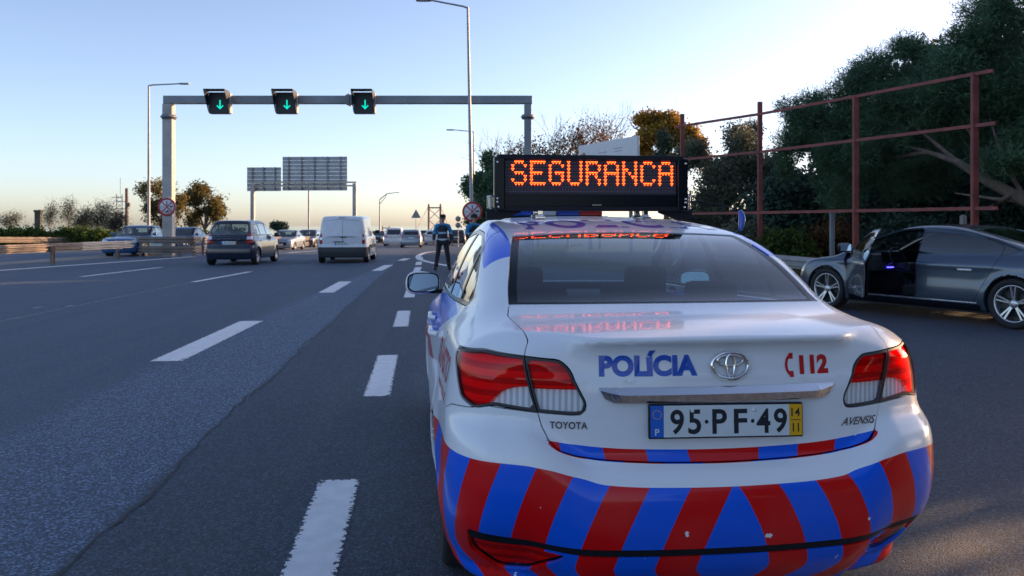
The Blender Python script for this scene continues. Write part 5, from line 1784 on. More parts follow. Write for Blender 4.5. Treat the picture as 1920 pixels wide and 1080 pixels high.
# ------------------------------------------------------------------ grey saloon with its door open, parked on the right
def build_saloon():
    P = gen_params(4.96, 1.94, 1.46, .96, ((1.02, .42), (1.2, .95), (1.40, 1.65)), ((.96, 4.05), (1.22, 3.45), (1.46, 2.75)), .88, .66, 3.12, .95, .355, deck=[(-.3, 1.04), (.15, 1.06), (.6, 1.05)], tumble=.42,
                   roofarc=[(.2, 1.06), (.6, 1.22), (1.1, 1.34), (1.7, 1.43), (2.3, 1.465), (2.8, 1.445), (3.4, 1.32), (4.1, 1.12)])
    fr, rr_ = from_cam(1537, 14.0), from_cam(1899, 11.15)
    hd = (fr - rr_); rz = math.atan2(hd.y, hd.x) - math.pi / 2
    R = Matrix.Rotation(rz, 3, 'Z')
    org = rr_ - R @ Vector((-.94, .95, 0))
    root = empty("saloon", (org.x, org.y, 0), rz)
    tag(root, "dark grey low saloon with its front door standing open, parked by the red steel frame", "car")
    hw, L, H = P['hw'], P['L'], P['H']
    P['crease'] = lambda y, z: -.012 * np.exp(-((z - .66) / .12) ** 2) * sstep(.8, 1.4, y) * (1 - sstep(3.4, 3.9, y)) + .010 * np.exp(-((z - .86) / .05) ** 2)
    S = Shell(P, (-hw - .08, -.10, .08), (hw + .08, L + .10, H + .06), .02)
    f = S.f
    q_ = lambda x, y: np.abs(x) + .8 * y
    T_ = S.take(lambda x, y, z: lim(np.abs(x) - (.70 - .42 * (z - .98)), .99 - z, 3.0 - y, z - 1.40 + .05 * x * x), .003); S.part("windscreen", T_, M['glass_clear'], root, offset=-.006, rim=.01)
    T_ = S.take(lambda x, y, z: lim(np.abs(x) - (.62 - .3 * (z - 1.06)), 1.10 - z, y - 1.7, z - 1.40), .003); S.part("rear_window", T_, M['glass_tint'], root, offset=-.006, rim=.01)
    hp = round_poly([(.50, .62), (.92, .62), (.90, .76), (.66, .74)], .03)
    for sx in (-1, 1):
        T_ = S.take(lambda x, y, z, sx=sx: lim(sdpoly(sx * x, z, hp), 4.05 - y), .003); S.part("headlight", T_, M['lamp_clear'], root, offset=.001, rim=.02)
    dlo = round_poly([(.86, 1.09), (1.25, 1.25), (1.75, 1.34), (2.30, 1.375), (2.85, 1.345), (3.30, 1.205), (3.62, 1.03), (2.4, 1.0), (1.1, 1.02)], .05)
    front_door = round_poly([(2.40, .33), (2.40, 1.41), (2.80, 1.385), (3.40, 1.20), (3.76, 1.00), (3.66, .72), (3.60, .33)], .07)
    rear_door = round_poly([(1.28, .75), (1.15, .98), (1.10, 1.16), (1.60, 1.34), (2.39, 1.415), (2.39, .33), (1.50, .33)], .08)
    for sx in (-1, 1):
        side = lambda x, y, z, sx=sx: .35 - sx * x
        Td = S.take(lambda x, y, z: lim(sdpoly(y, z, front_door), side(x, y, z)), .003)
        Tr = S.take(lambda x, y, z: lim(sdpoly(y, z, rear_door), side(x, y, z)), .003)
        # fixed window frame left in the body (rear quarter)
        Tq = S.take(lambda x, y, z: lim(sdpoly(y, z, dlo), side(x, y, z)), .002)
        S.part("side_window", Tq, M['glass_tint'], root, offset=-.005, rim=.01)
        for nm, TT in (("front", Td), ("rear", Tr)):
            Tg, Tm = S.cut(TT, lambda x, y, z: sdpoly(y, z, dlo) + .022, .001)
            Tgl, Tb = Tg, None
            openit = sx < 0 and nm == "front"
            par = root
            if openit:
                hinge = Vector((-.90, 3.64, 0))
                par = empty("door", hinge, rad(-40), root)
                sh = -np.array(hinge)
            d = S.part("door" if not openit else "door_skin", Tm, M['paint_graphite'], par, rim=.02)
            g_ = S.part("side_window", Tgl, M['glass_tint' if not openit else 'glass_side'], par if openit else d, offset=-.004, rim=0)
            if openit:
                for o in (d, g_):
                    o.data.transform(Matrix.Translation(-hinge))
                inner = S.part("door_lining", Tm, M['cloth_dark'], par, offset=-.07, rim=0)
                inner.data.transform(Matrix.Translation(-hinge))
                # mirror on the open door, seen from behind
                mh = MB(); mh.box((-.16, -.42, 1.085), (.22, .13, .15), None, .055); mh.build("door_mirror", M['black_gloss'], par)
                MB().box((-.16, -.489, 1.085), (.165, .006, .105), None, .002).build("mirror_glass", M['mirror'], par)
                MB().box((-.045, -1.0, .80), (.03, .20, .030), None, .01).build("handle", M['chrome'], par)
            else:
                yh = 1.62 if nm == "rear" else 2.62
                pt, ok = cast(f, [(sx * 1.3, yh, .80)], np.array([-sx, 0, 0.]), 0, .8)
                MB().box((pt[0][0] + sx * .008, yh, .80), (.024, .22, .034), None, .010).build("handle", M['alloy'], d)
    T_ = S.take(lambda x, y, z: lim(np.abs(x) - .80, 3.98 - y, .70 - z, y - 4.75 + .3 * x * x), .003); S.part("bonnet", T_, M['paint_graphite'], root, rim=.012)
    T_ = S.take(lambda x, y, z: lim(z - .30, 1.40 - y, y - 3.62, .5 - np.abs(x)), .001); S.part("sill", T_, M['black_gloss'], root, rim=.01)
    tp = round_poly([(.2, .86), (1.5, .84), (1.5, .94), (.2, .96)], .02)
    T_ = S.take(lambda x, y, z: lim(sdpoly(q_(x, y), z, tp), y - .6), .002); S.part("tail_light", T_, M['red_lamp'], root, rim=.02)
    S.part("body", S.T, M['paint_graphite'], root, rim=.03)
    for sx in (-1, 1):
        for y in P['wheels']: wheel(root, sx * .845, y, .355, .235, sx, 5, .74, 'twin')
        if sx > 0: MB().box((sx * 1.03, 3.22, 1.085), (.20, .12, .14), None, .05).build("door_mirror", M['paint_graphite'], root)
        MB().box((sx * .955, 2.5, .325), (.016, 2.1, .018), None, .005).build("chrome_strip", M['alloy'], root)
    seat(root, -.38, 2.62, 'cloth_dark', .30); seat(root, .38, 2.62, 'cloth_dark', .30)
    sb = MB(); sb.box((0, 1.65, .45), (1.40, .55, .22), None, .06); sb.box((0, 1.32, .78), (1.40, .16, .6), (rad(22), 0, 0), .06); sb.build("rear_bench", M['cloth_dark'], root)
    ds = MB(); ds.box((0, 3.52, .82), (1.50, .42, .30), None, .09); ds.box((0, 3.30, .74), (.30, .5, .16), None, .05); ds.build("dashboard", M['trim_grey'], root)
    MB().box((.02, 3.29, .92), (1.1, .02, .16), (rad(-12), 0, 0), .006).build("dash_screen", M['black_gloss'], root)
    st = MB(); st.lathe([(.012 * math.cos(t), .185 + .015 * math.sin(t)) for t in np.linspace(0, 2 * math.pi, 9)], 28, 'Y', (0, 0, 0)); st.box((0, .01, 0), (.34, .02, .06)); st.box((0, .10, 0), (.05, .2, .05))
    so = st.build("steering_wheel", M['black_plastic'], root); so.location = (-.38, 3.10, .90); so.rotation_euler = (rad(-24), 0, 0)
    MB().box((-.30, 3.30, .74), (.16, .012, .012)).build("ambient_light", pbr("blue_glow", (.02, .02, .6), .4, emit=(.06, .05, 1.0), estr=5.0), root)
    MB().box((0, 2.5, .22), (1.72, 3.4, .10)).build("floor_pan", M['black_plastic'], root)
    MB().box((-.87, 3.0, .30), (.10, 1.15, .05), None, .01).build("door_sill", M['alloy_dark'], root)
    MB().box((-.87, 3.0, .328), (.05, .70, .006)).build("sill_plate", M['alloy'], root)
    return root


saloon = build_saloon()
# ------------------------------------------------------------------ barriers, gantries, lamps, signs
M['rail_steel'] = pbr("rail_steel", (.20, .165, .14), .55, metal=.25, var=.35, vscale=1.2, bump=.05, bscale=18)
M['rail_pale'] = pbr("rail_pale", (.34, .34, .34), .45, metal=.4, var=.2, vscale=1.5)
M['post_grey'] = pbr("post_grey", (.32, .33, .34), .5, metal=.25, var=.18, vscale=1.3)
M['gantry_grey'] = pbr("gantry_grey", (.23, .25, .27), .5, metal=.2, var=.2, vscale=.8)
M['gantry_pale'] = pbr("gantry_pale", (.44, .42, .39), .6, var=.25, vscale=1.0)
M['rust_red'] = pbr("rust_red", (.23, .055, .045), .6, var=.35, vscale=3, bump=.2, bscale=20)
M['signal_black'] = pbr("signal_black", (.012, .016, .022), .5, var=.2, vscale=8)
M['arrow_green'] = pbr("arrow_green", (.0, .5, .35), .4, emit=(.0, .60, .42), estr=.75)
M['sign_white'] = pbr("sign_white", (.68, .69, .70), .4, var=.05, vscale=6)
M['sign_red'] = pbr("sign_red", (.45, .015, .03), .4)
M['alu_plank'] = pbr("alu_plank", (.30, .32, .35), .45, metal=.5, var=.18, vscale=1.5)
M['concrete'] = pbr("concrete", (.30, .28, .26), .85, var=.2, vscale=3, bump=.2)

WB = [(-.155, .0), (-.155, .012), (-.115, .012), (-.085, .062), (-.045, .062), (-.012, .012), (.012, .012), (.045, .062), (.085, .062), (.115, .012), (.155, .012), (.155, .0)]


def w_beam(name, pts, zc, mat, parent, face=1, scale=1.0):
    """corrugated guard rail along ground points, relative to parent"""
    o = Vector(parent.location); rows = []
    P = [Vector((p[0], p[1], 0)) for p in pts]
    for i, p in enumerate(P):
        d = (P[min(i + 1, len(P) - 1)] - P[max(i - 1, 0)]).normalized()
        n = Vector((d.y, -d.x, 0)) * face
        rows.append([Vector((p.x, p.y, ground_z(p.y) + zc + a * scale)) + n * b * scale - o for a, b in WB])
    vs = [v for r in rows for v in r]; k = len(WB); fs = []
    for i in range(len(rows) - 1):
        for j in range(k - 1): fs.append((i * k + j, i * k + j + 1, (i + 1) * k + j + 1, (i + 1) * k + j))
        fs.append((i * k + k - 1, i * k, (i + 1) * k, (i + 1) * k + k - 1))
    fs += [tuple(range(k)), tuple(range((len(rows) - 1) * k, len(rows) * k))]
    mb = MB(); mb.add(vs, fs)
    return mb.build(name, M[mat], parent)


def rail_post(parent, p, h, mat='rail_steel', w=.12):
    o = Vector(parent.location); q = Vector((p[0], p[1], ground_z(p[1]))) - o
    m = MB(); m.box((q.x, q.y, q.z + h / 2 - .1), (w * .22, w, h + .2)); m.box((q.x + w * .3, q.y - w * .45, q.z + h / 2 - .1), (w * .6, w * .12, h + .2)); m.box((q.x + w * .3, q.y + w * .45, q.z + h / 2 - .1), (w * .6, w * .12, h + .2))
    return m.build("rail_post", M[mat], parent)


def dense(pts, step=1.0):
    out = []
    for a, b in zip(pts[:-1], pts[1:]):
        a, b = Vector(a), Vector(b); n = max(1, int((b - a).length / step))
        out += [a.lerp(b, i / n) for i in range(n)]
    return out + [Vector(pts[-1])]


# near rail on the left
a, b = from_cam(-90, 25.0), from_cam(247, 34.6)
m_ = a.lerp(b, .78)
nr = empty("guard_rail", (a.x, a.y, 0)); tag(nr, "single low guard rail in front of the blue oncoming saloon, left", "guard rail")
mid = a.lerp(b, .66)
w_beam("rail_beam", dense([a, mid]), .60, 'rail_steel', nr)
end = b + (b - a).normalized() * .28
w_beam("rail_beam", dense([mid + (b - a).normalized() * -.1 + Vector((.012, -.004, 0)), b, end + Vector((-.12, .05, 0))]), .602, 'rail_pale', nr)
for px, d in ((-20, 27.0), (100, 29.4), (222, 33.8)):
    p = from_cam(px, d); rail_post(nr, p + Vector((-.08, .02, 0)), .66, 'rail_steel', .16)
# doubled barrier round the gantry post
o = from_cam(300, 37)
mbr = empty("median_barrier", (o.x, o.y, 0)); tag(mbr, "double decked steel barrier wrapping the foot of the gantry's left post", "guard rail")
path1 = [from_cam(240, 38.5), from_cam(262, 36.6), from_cam(290, 35.9), from_cam(335, 35.9), from_cam(362, 36.3), from_cam(376, 37.2)]
for zc in (.33, .76): w_beam("rail_beam", dense(path1, .7), zc, 'rail_steel', mbr)
for p in (path1[1], path1[3], path1[4]): rail_post(mbr, p + Vector((-.03, .12, 0)), .86, 'rail_steel', .14)
o = from_cam(480, 52)
mb2_ = empty("median_barrier", (o.x, o.y, ground_z(o.y))); tag(mb2_, "steel barrier along the median beyond the black hatchback, ending behind the van", "guard rail")
path2 = [from_cam(381, 38.2), from_cam(440, 45), from_cam(500, 53), from_cam(560, 62), from_cam(600, 71), from_cam(650, 90), from_cam(705, 118)]
for zc in (.33, .76): w_beam("rail_beam", dense(path2, 3), zc, 'rail_steel', mb2_)
for p in dense(path2, 4.0)[::1][:14]: rail_post(mb2_, p + Vector((-.05, .1, 0)), .86)
# far rail along the opposite edge
o = from_cam(90, 56)
fr_ = empty("guard_rail", (o.x, o.y, ground_z(o.y))); tag(fr_, "long far guard rail in front of the green hedge on the left", "guard rail")
path3 = [from_cam(-250, 42), from_cam(-80, 47), from_cam(90, 52), from_cam(200, 56), from_cam(420, 66), from_cam(520, 80)]
w_beam("rail_beam", dense(path3, 3), .72, 'rail_steel', fr_, 1, 1.1)
for p in dense(path3, 4.0): rail_post(fr_, p + Vector((-.05, .1, 0)), .85)
# rail on the right below the red frame
o = from_cam(1440, 21)
rr2 = empty("guard_rail", (o.x, o.y, 0)); tag(rr2, "pale guard rail beyond the grey saloon, in front of the shrubs", "guard rail")
path4 = [from_cam(1260, 28), from_cam(1390, 23.5), from_cam(1480, 20.6), from_cam(1620, 17.2), from_cam(1800, 14.8)]
w_beam("rail_beam", dense(path4, 1.5), .50, 'rail_pale', rr2, 1)
for p in dense(path4, 3.0): rail_post(rr2, p + Vector((.05, .1, 0)), .58)


def box_between(mb, a, b, w, d):
    a, b = Vector(a), Vector(b); L_ = (b - a).length
    q = (b - a).to_track_quat('Z', 'Y').to_matrix()
    mb.box((a + b) / 2, (w, d, L_), q)


# near gantry with lane signals
D = 36.7
gL, gR = from_cam(316.5, D), from_cam(989.5, D)
ga = empty("signal_gantry", (gL.x, gL.y, 0), -YAW); tag(ga, "grey steel gantry spanning the carriageway above the black hatchback and van", "gantry")
span = (gR - gL).length; zt = CAM_H + (HOR - 187.5) / FPX * D
pw = .45
MB().box((0, 0, (zt - .19) / 2 - .2), (pw, .40, zt - .19 + .4), None, .03).build("post", M['gantry_pale'], ga)
MB().box((span, 0, (zt - .19) / 2 - .2), (.33, .36, zt - .19 + .4), None, .03).build("post", M['gantry_grey'], ga)
MB().box((span / 2, 0, zt), (span + .40, .34, .36), None, .02).build("beam", M['gantry_grey'], ga)
for x, w in ((0, .40), (span, .34)):
    c = MB(); c.lathe([(-.10, w * .7), (-.10, w * .82), (-.03, w * .82), (-.03, w * .95), (.03, w * .95), (.03, w * .82), (.10, w * .82), (.10, w * .7)], 8, 'Z', (x, 0, zt - .78)); c.build("flange", M['gantry_grey'], ga)
xj = (655 - 316.5) / FPX * D
c = MB(); c.box((xj, 0, zt), (.10, .46, .52), None, .02); c.box((xj - .1, 0, zt), (.06, .40, .44)); c.box((xj + .1, 0, zt), (.06, .40, .44)); c.build("beam_joint", M['gantry_grey'], ga)
for px in (340, 366, 405, 450, 540, 600, 700, 760, 830, 900, 950): MB().box(((px - 316.5) / FPX * D, -.172, zt - .05), (.02, .012, .22)).build("bracket", M['gantry_pale'], ga)

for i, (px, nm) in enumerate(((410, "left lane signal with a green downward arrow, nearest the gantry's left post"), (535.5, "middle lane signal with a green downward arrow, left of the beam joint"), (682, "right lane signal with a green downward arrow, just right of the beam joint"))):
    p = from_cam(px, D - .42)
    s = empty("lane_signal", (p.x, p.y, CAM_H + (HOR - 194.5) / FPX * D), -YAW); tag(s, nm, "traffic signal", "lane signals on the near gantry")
    bx = MB(); bx.box((.0, .18, -.02), (.92, .34, .96), None, .02); bx.build("housing", M['signal_black'], s)
    sh = MB()     # forward leaning hood
    hw_, hh = .47, .50
    dp = .62
    for sx_ in (-1, 1):      # closed cheeks and roof of the visor, with thickness
        sh.prism([(-dp, hh), (.02, hh), (.02, -hh + .06)], .018, Matrix.Translation((sx_ * hw_ - .009, 0, 0)) @ Matrix.Rotation(rad(90), 4, 'Z') @ Matrix.Rotation(rad(90), 4, 'X'))
    sh.box((0, -dp / 2 + .01, hh + .008), (2 * hw_, dp + .02, .016))
    sh.build("hood", M['signal_black'], s)
    MB().box((.485, .19, -.02), (.03, .30, .90)).build("lit_side_panel", M['gantry_pale'], s)  # pale plate: sunlight on the housing's right side, put into the colour
    dots = MB(); pts = [(0, z) for z in np.linspace(.12, -.24, 9)] + [(k * .040, -.24 + k * .040) for k in range(1, 4)] + [(-k * .040, -.24 + k * .040) for k in range(1, 4)]
    ar = MB()
    for x, z in pts: ar.lathe([(-.006, .0001), (-.004, .030), (.006, .030)], 8, 'Y', (x + .06, -.0, z - .04))
    ar.build("green_arrow", M['arrow_green'], s)


def ban_sign(px, py, d, r, label, pole=None):
    p = from_cam(px, d, py=py)
    s = empty("prohibition_sign", p, -YAW); tag(s, label, "traffic sign")
    MB().lathe([(-.01, .0001), (-.01, r), (.012, r), (.012, .0001)], 36, 'Y').build("sign_face", M['sign_white'], s)
    MB().lathe([(-.014, r * .80), (-.018, r * .82), (-.018, r * .98), (-.010, r * 1.0)], 36, 'Y').build("red_ring", M['sign_red'], s)
    for a in (45, -45):
        MB().box((0, -.0155 - (.001 if a > 0 else 0), 0), (r * 1.62, .004, r * .12), (0, rad(a), 0)).build("red_bar", M['sign_red'], s)
    g = MB()   # walker, bicycle and cart symbols
    y = -.0135
    g.lathe([(y, .0001), (y, r * .06)], 10, 'Y', (0, 0, r * .60)); g.box((0, y, r * .42), (r * .10, .002, r * .24)); g.box((-r * .05, y, r * .22), (r * .05, .002, r * .2), (0, rad(14), 0)); g.box((r * .06, y, r * .22), (r * .05, .002, r * .2), (0, rad(-16), 0))
    g.build("walker_symbol", M['ink'], s)
    g = MB(); g.box((r * .50, y, r * .06), (r * .34, .002, r * .12)); g.lathe([(y, r * .05), (y, r * .08)], 10, 'Y', (r * .42, 0, -r * .05)); g.box((r * .30, y, r * .02), (r * .18, .002, r * .04)); g.build("cart_symbol", M['ink'], s)
    g = MB(); [g.lathe([(y, r * .07), (y, r * .10)], 12, 'Y', (x, 0, -r * .02)) for x in (-r * .62, -r * .36)]; g.box((-r * .49, y, r * .05), (r * .26, .002, r * .03)); g.build("cycle_symbol", M['steel'], s)
    g = MB(); g.box((0, y, -r * .52), (r * .42, .002, r * .10)); g.box((r * .1, y, -r * .43), (r * .16, .002, r * .10)); g.build("tractor_symbol", M['ink'], s)
    MB().box((0, .03, 0), (.06, .05, r * 1.2)).build("bracket", M['galv'], s)
    return s


ban_sign(313, 388, D - .27, .415, "round red ringed prohibition sign fixed to the gantry's left post")
ban_sign(885.5, 397, 31.9, .405, "round red ringed prohibition sign at the foot of the tall street lamp")


def street_lamp(label, base_px, d, top, arm_px, mat='post_grey', r=.085, base_z=None, lean_px=0, group=None, style='flat'):
    b = from_cam(base_px, d); b.z = ground_z(b.y) if base_z is None else base_z
    s = empty("street_lamp", b); tag(s, label, "street lamp", group)
    tp = from_cam(base_px + lean_px, d, py=top[1]) - b
    MB().tube([(0, 0, -.2), tp * .5, tp], [r, r * .8, r * .58], 10).build("pole", M[mat], s)
    e = from_cam(arm_px[0], d, py=arm_px[1]) - b
    arm = MB()
    if style == 'flat':
        arm.tube([tp + Vector((0, 0, -.02)), tp.lerp(e, .12) + Vector((0, 0, .01)), e], [r * .5, r * .45, r * .4], 7)
    else:
        k = tp.lerp(e, .45) + Vector((0, 0, (e.z - tp.z) * .38))
        arm.tube([tp, k, e], [r * .6, r * .5, r * .4], 6); arm.tube([tp - Vector((0, 0, .7)), tp.lerp(e, .32) + Vector((0, 0, -.1)), k], r * .4, 6)
    arm.build("arm", M[mat], s)
    dv = Vector((e.x - tp.x, e.y - tp.y, 0)).normalized()
    h = MB(); ang = math.atan2(dv.y, dv.x)
    h.box(e + dv * .25, (.62, .24, .09), (0, 0, ang), .03); hd = h.build("lamp_head", M['gantry_grey'], s)
    MB().box(e + dv * .27 - Vector((0, 0, .048)), (.36, .18, .012), (0, 0, ang)).build("lamp_glass", M['sign_white'], hd)
    return s


street_lamp("tallest street lamp, its pole rising in front of the gantry beam beside the officers", 886, 32.3, (0, 14), (806, 0), lean_px=-9, r=.085)
street_lamp("street lamp further off, just behind the tallest one", 888, 66, (0, 247), (850, 243.5), r=.09, lean_px=0)
street_lamp("street lamp left of the near gantry with its arm reaching right", 279, 50, (0, 160), (338, 157), r=.10)
street_lamp("distant street lamp with a curved twin arm right of the white van", 712, 120, (0, 374), (742, 361), r=.13, style='curved')
b = from_cam(579, 110); b.z = ground_z(b.y)
s = empty("mast", b); tag(s, "thin plain steel mast below the large far sign panel", "mast")
MB().tube([(0, 0, -.2), (0, 0, 11.5)], [.14, .10], 8).build("pole", M['post_grey'], s)

# far sign gantry seen from behind
D2 = 65
fL, fR = from_cam(474, D2), from_cam(665, D2)
fg = empty("sign_gantry", (fL.x, fL.y, ground_z(fL.y)), -YAW); tag(fg, "far sign gantry carrying two panels, seen from behind above the van", "gantry")
z0 = -ground_z(fL.y); sc2 = D2 / FPX
zb_ = CAM_H + (HOR - 344) * sc2 + z0
sp2 = (fR - fL).length
for x in (0, sp2): MB().box((x, 0, zb_ / 2 - .2), (.30, .34, zb_ + .4), None, .03).build("post", M['gantry_pale'], fg)
bm_ = MB(); bm_.box((sp2 / 2, 0, zb_ + .10), (sp2 + .30, .12, .12)); bm_.box((sp2 / 2, 0, zb_ - .18), (sp2 + .3, .12, .12))
for k in range(13): bm_.box((k * sp2 / 12, 0, zb_ - .04), (.07, .10, .22))
bm_.build("beam", M['gantry_pale'], fg)
for (x0, x1, y0, y1, ns, lb_) in ((461, 526, 313, 358, 3, "smaller left sign panel on the far gantry, ribbed back"), (527.5, 651, 293, 357, 5, "large right sign panel on the far gantry, ribbed back")):
    w = (x1 - x0) * sc2; h = (y1 - y0) * sc2
    c = from_cam((x0 + x1) / 2, D2 - .0, py=(y0 + y1) / 2)
    s = empty("overhead_sign", c + Vector((.0, .30, 0)), -YAW - rad(3)); tag(s, lb_, "sign panel")
    n = int(h / .29)
    for k in range(n):
        MB().prism([(0, 0), (.05, .03), (.05, .23), (0, h / n - .012)], w, Matrix.Translation((-w / 2, .0, -h / 2 + k * h / n)) @ Matrix.Rotation(rad(90), 4, 'Z') @ Matrix.Rotation(rad(90), 4, 'X')).build("plank", M['alu_plank'], s)
    for k in range(ns):
        x = -w / 2 + w * (k + .5) / ns
        MB().box((x, -.09, 0), (.09, .10, h)).build("stiffener", M['gantry_grey'], s)

# red steel frame
fpx = [(1280, 26.0, 5.05), (1426, 23.2, 5.02), (1606, 20.0, 4.66), (1830, 17.0, 4.70)]
o = from_cam(1606, 20.0)
sf = empty("steel_frame", (o.x, o.y, 0)); tag(sf, "rust red open steel frame of four posts and three rails in front of the pines", "steel frame")
bases = [from_cam(px, d) for px, d, _ in fpx]
for (px, d, h), b in zip(fpx, bases):
    q = b - o
    m = MB(); m.box((q.x, q.y, h / 2 - .1), (.115, .02, h + .2)); m.box((q.x - .05, q.y + .05, h / 2 - .1), (.015, .10, h + .2)); m.box((q.x + .05, q.y + .05, h / 2 - .1), (.015, .10, h + .2))
    m.build("post", M['rust_red'], sf)
dirf = (bases[3] - bases[2]).normalized()
for z, ext0, ext1 in ((4.66, .35, .35), (3.56, .0, .42), (1.80, -.4, .45)):
    pts = [bases[0] - (bases[1] - bases[0]).normalized() * ext0] + bases[1:3] + [bases[3] + dirf * ext1]
    for a, b in zip(pts[:-1], pts[1:]):
        m = MB(); A = a - o + Vector((0, -.035, z)); B_ = b - o + Vector((0, -.035, z)); dv = (B_ - A).normalized()
        box_between(m, A, B_, .055, .075); m.build("rail", M['rust_red'], sf)
for (px, d, h, lb_) in ((1560, 21.5, 1.78, "slim dark fence post between the second and third red posts"), (1806, 18.3, 1.66, "pale concrete fence post behind the roof of the grey saloon")):
    b = from_cam(px, d); s = empty("fence_post", b); tag(s, lb_, "fence post")
    MB().box((0, 0, h / 2 - .1), (.11, .11, h + .2), None, .015).build("post", M['concrete' if px > 1700 else 'gantry_grey'], s)
    MB().box((0, 0, h + .005), (.07, .07, .03), None, .008).build("post_cap", M['concrete' if px > 1700 else 'gantry_grey'], s)

# white billboard behind the message board
bL, bR = from_cam(1087, 47.5), from_cam(1197, 42)
c = (bL + bR) / 2; ang = math.atan2(bR.y - bL.y, bR.x - bL.x); w = (bR - bL).length
bb = empty("billboard", (c.x, c.y, 0), ang); tag(bb, "white billboard with a small red emblem and grey lines, just above the message board", "billboard")
zt2 = CAM_H + (HOR - 264.5) / FPX * 44.75
MB().box((0, 0, zt2 - 1.2), (w, .16, 2.4), None, .02).build("board", M['sign_white'], bb)
for x in (-w * .35, w * .35): MB().box((x, .14, zt2 / 2 - .3), (.16, .14, zt2 - .5)).build("leg", M['gantry_grey'], bb)
em_ = MB(); em_.lathe([(-.083, .0001), (-.083, .26)], 20, 'Y', (-w * .40, 0, zt2 - .72)); em_.build("emblem", pbr("faded_red", (.50, .10, .12), .6), bb)
MB().box((-w * .43, -.0845, zt2 - .72), (.16, .002, .40)).build("emblem_band", pbr("faded_green", (.10, .28, .16), .6), bb)
for x, z, ww in ((-.25, .62, .95), (-.25, .80, .75), (-.25, .98, .85), (.85, .50, .9), (.85, .66, .7)):
    MB().box((x * w / 4.2, -.083, zt2 - z), (ww, .002, .06)).build("print_line", pbr("faded_grey", (.42, .43, .45), .6), bb)

# suspension bridge tower on the horizon
DB = 1500
b = from_cam(815, DB, -70)
br = empty("bridge_tower", b, -YAW); tag(br, "far suspension bridge tower with cross braces on the horizon", "bridge tower")
M['bridge_hazed_red'] = pbr("bridge_hazed_red", (.42, .27, .21), .7)  # red paled for distance: the haze is put into the colour
top = CAM_H + (HOR - 384) / FPX * DB + 70; half = 11.0
for sx in (-1, 1):
    MB().box((sx * half, 0, top / 2), (3.6, 6, top)).build("leg", M['bridge_hazed_red'], br)
    MB().box((sx * half, 0, top + 1), (2.2, 3, 2.4)).build("leg_cap", M['bridge_hazed_red'], br)
deck = CAM_H + (HOR - 436) / FPX * DB + 70
for z in (top - 5.5, deck): MB().box((0, 0, z), (half * 2, 4, 2.6)).build("cross_beam", M['bridge_hazed_red'], br)
for z0_, z1_ in ((deck + 2, (deck + top) / 2 - 2), ((deck + top) / 2 - 2, top - 7)):
    for sx in (-1, 1):
        m = MB(); box_between(m, (-sx * half, 0, z0_), (sx * half, .4 * sx, z1_), 1.2, 1.2); m.build("brace", M['bridge_hazed_red'], br)
for sx, ex in ((-1, -22), (1, 26)):
    m = MB(); P_ = [Vector((sx * half, 0, top)).lerp(Vector((ex * 1.0 + sx * half, -60, deck - 4)), t) + Vector((0, 0, -8 * t * (1 - t))) for t in np.linspace(0, 1, 8)]
    m.tube(P_, .45, 5); m.build("cable", M['bridge_hazed_red'], br)
b = from_cam(724, 2600, -70)
br2 = empty("bridge_tower", b, -YAW); tag(br2, "small second bridge tower further away, low above the white utility car", "bridge tower")
top2 = CAM_H + (HOR - 424) / FPX * 2600 + 70
for sx in (-1, 1): MB().box((sx * 11, 0, top2 / 2), (4, 6, top2)).build("leg", M['bridge_hazed_red'], br2)
MB().box((0, 0, top2 - 6), (22, 4, 3)).build("cross_beam", M['bridge_hazed_red'], br2)
MB().box((-70, -20, 70 - 25), (420, 12, 7)).build("deck", M['bridge_hazed_red'], br2)

# antenna mast and pole on the left
b = from_cam(224, 90, ground_z(90)); s = empty("antenna_mast", b); tag(s, "thin lattice antenna mast left of the near gantry", "antenna")
sc3 = 90 / FPX; zz = lambda py: CAM_H + (HOR - py) * sc3 - b.z
m = MB()
for dx in (-.35, .35): m.tube([(dx, 0, 0), (dx * .9, 0, zz(364))], .05, 5)
for k in range(8):
    z = zz(430) + (zz(366) - zz(430)) * k / 8; z2 = zz(430) + (zz(366) - zz(430)) * (k + 1) / 8
    m.tube([(-.35, 0, z), (.35, 0, z2)], .03, 4); m.tube([(.35, 0, z), (-.35, 0, z2)], .03, 4)
m.build("lattice", M['gantry_grey'], s)
MB().tube([(.1, 0, zz(366)), (.1, 0, zz(334))], .03, 5).build("whip", M['gantry_grey'], s)
m = MB(); m.tube([(-.9, 0, zz(370)), (.4, 0, zz(370))], .04, 5); m.tube([(-.6, 0, zz(377)), (.9, 0, zz(378))], .04, 5); m.tube([(-.2, 0, zz(391)), (1.1, 0, zz(391))], .04, 5); m.build("aerial", M['gantry_grey'], s)
b = from_cam(238, 80, ground_z(80)); s = empty("wooden_pole", b); tag(s, "sunlit brown pole with a small lamp box right of the antenna mast", "pole")
sc3 = 80 / FPX; zz = lambda py: CAM_H + (HOR - py) * sc3 - b.z
MB().tube([(0, 0, 0), (-.03, 0, zz(353))], [.20, .15], 8).build("shaft", M['bark'], s)
MB().box((.12, -.1, zz(384)), (.45, .3, .42), None, .05).build("lamp_box", M['bark'], s)
b = from_cam(72, 70, ground_z(70)); s = empty("stone_block", b); tag(s, "small ochre stone block among the wispy bushes at the far left", "stone block")
m = MB(); m.box((0, 0, 1.55), (.50, .4, 3.1), None, .04); m.build("shaft", M['soil'], s); MB().box((0, 0, 3.1), (.62, .5, .2), None, .04).build("cap_stone", M['soil'], s)

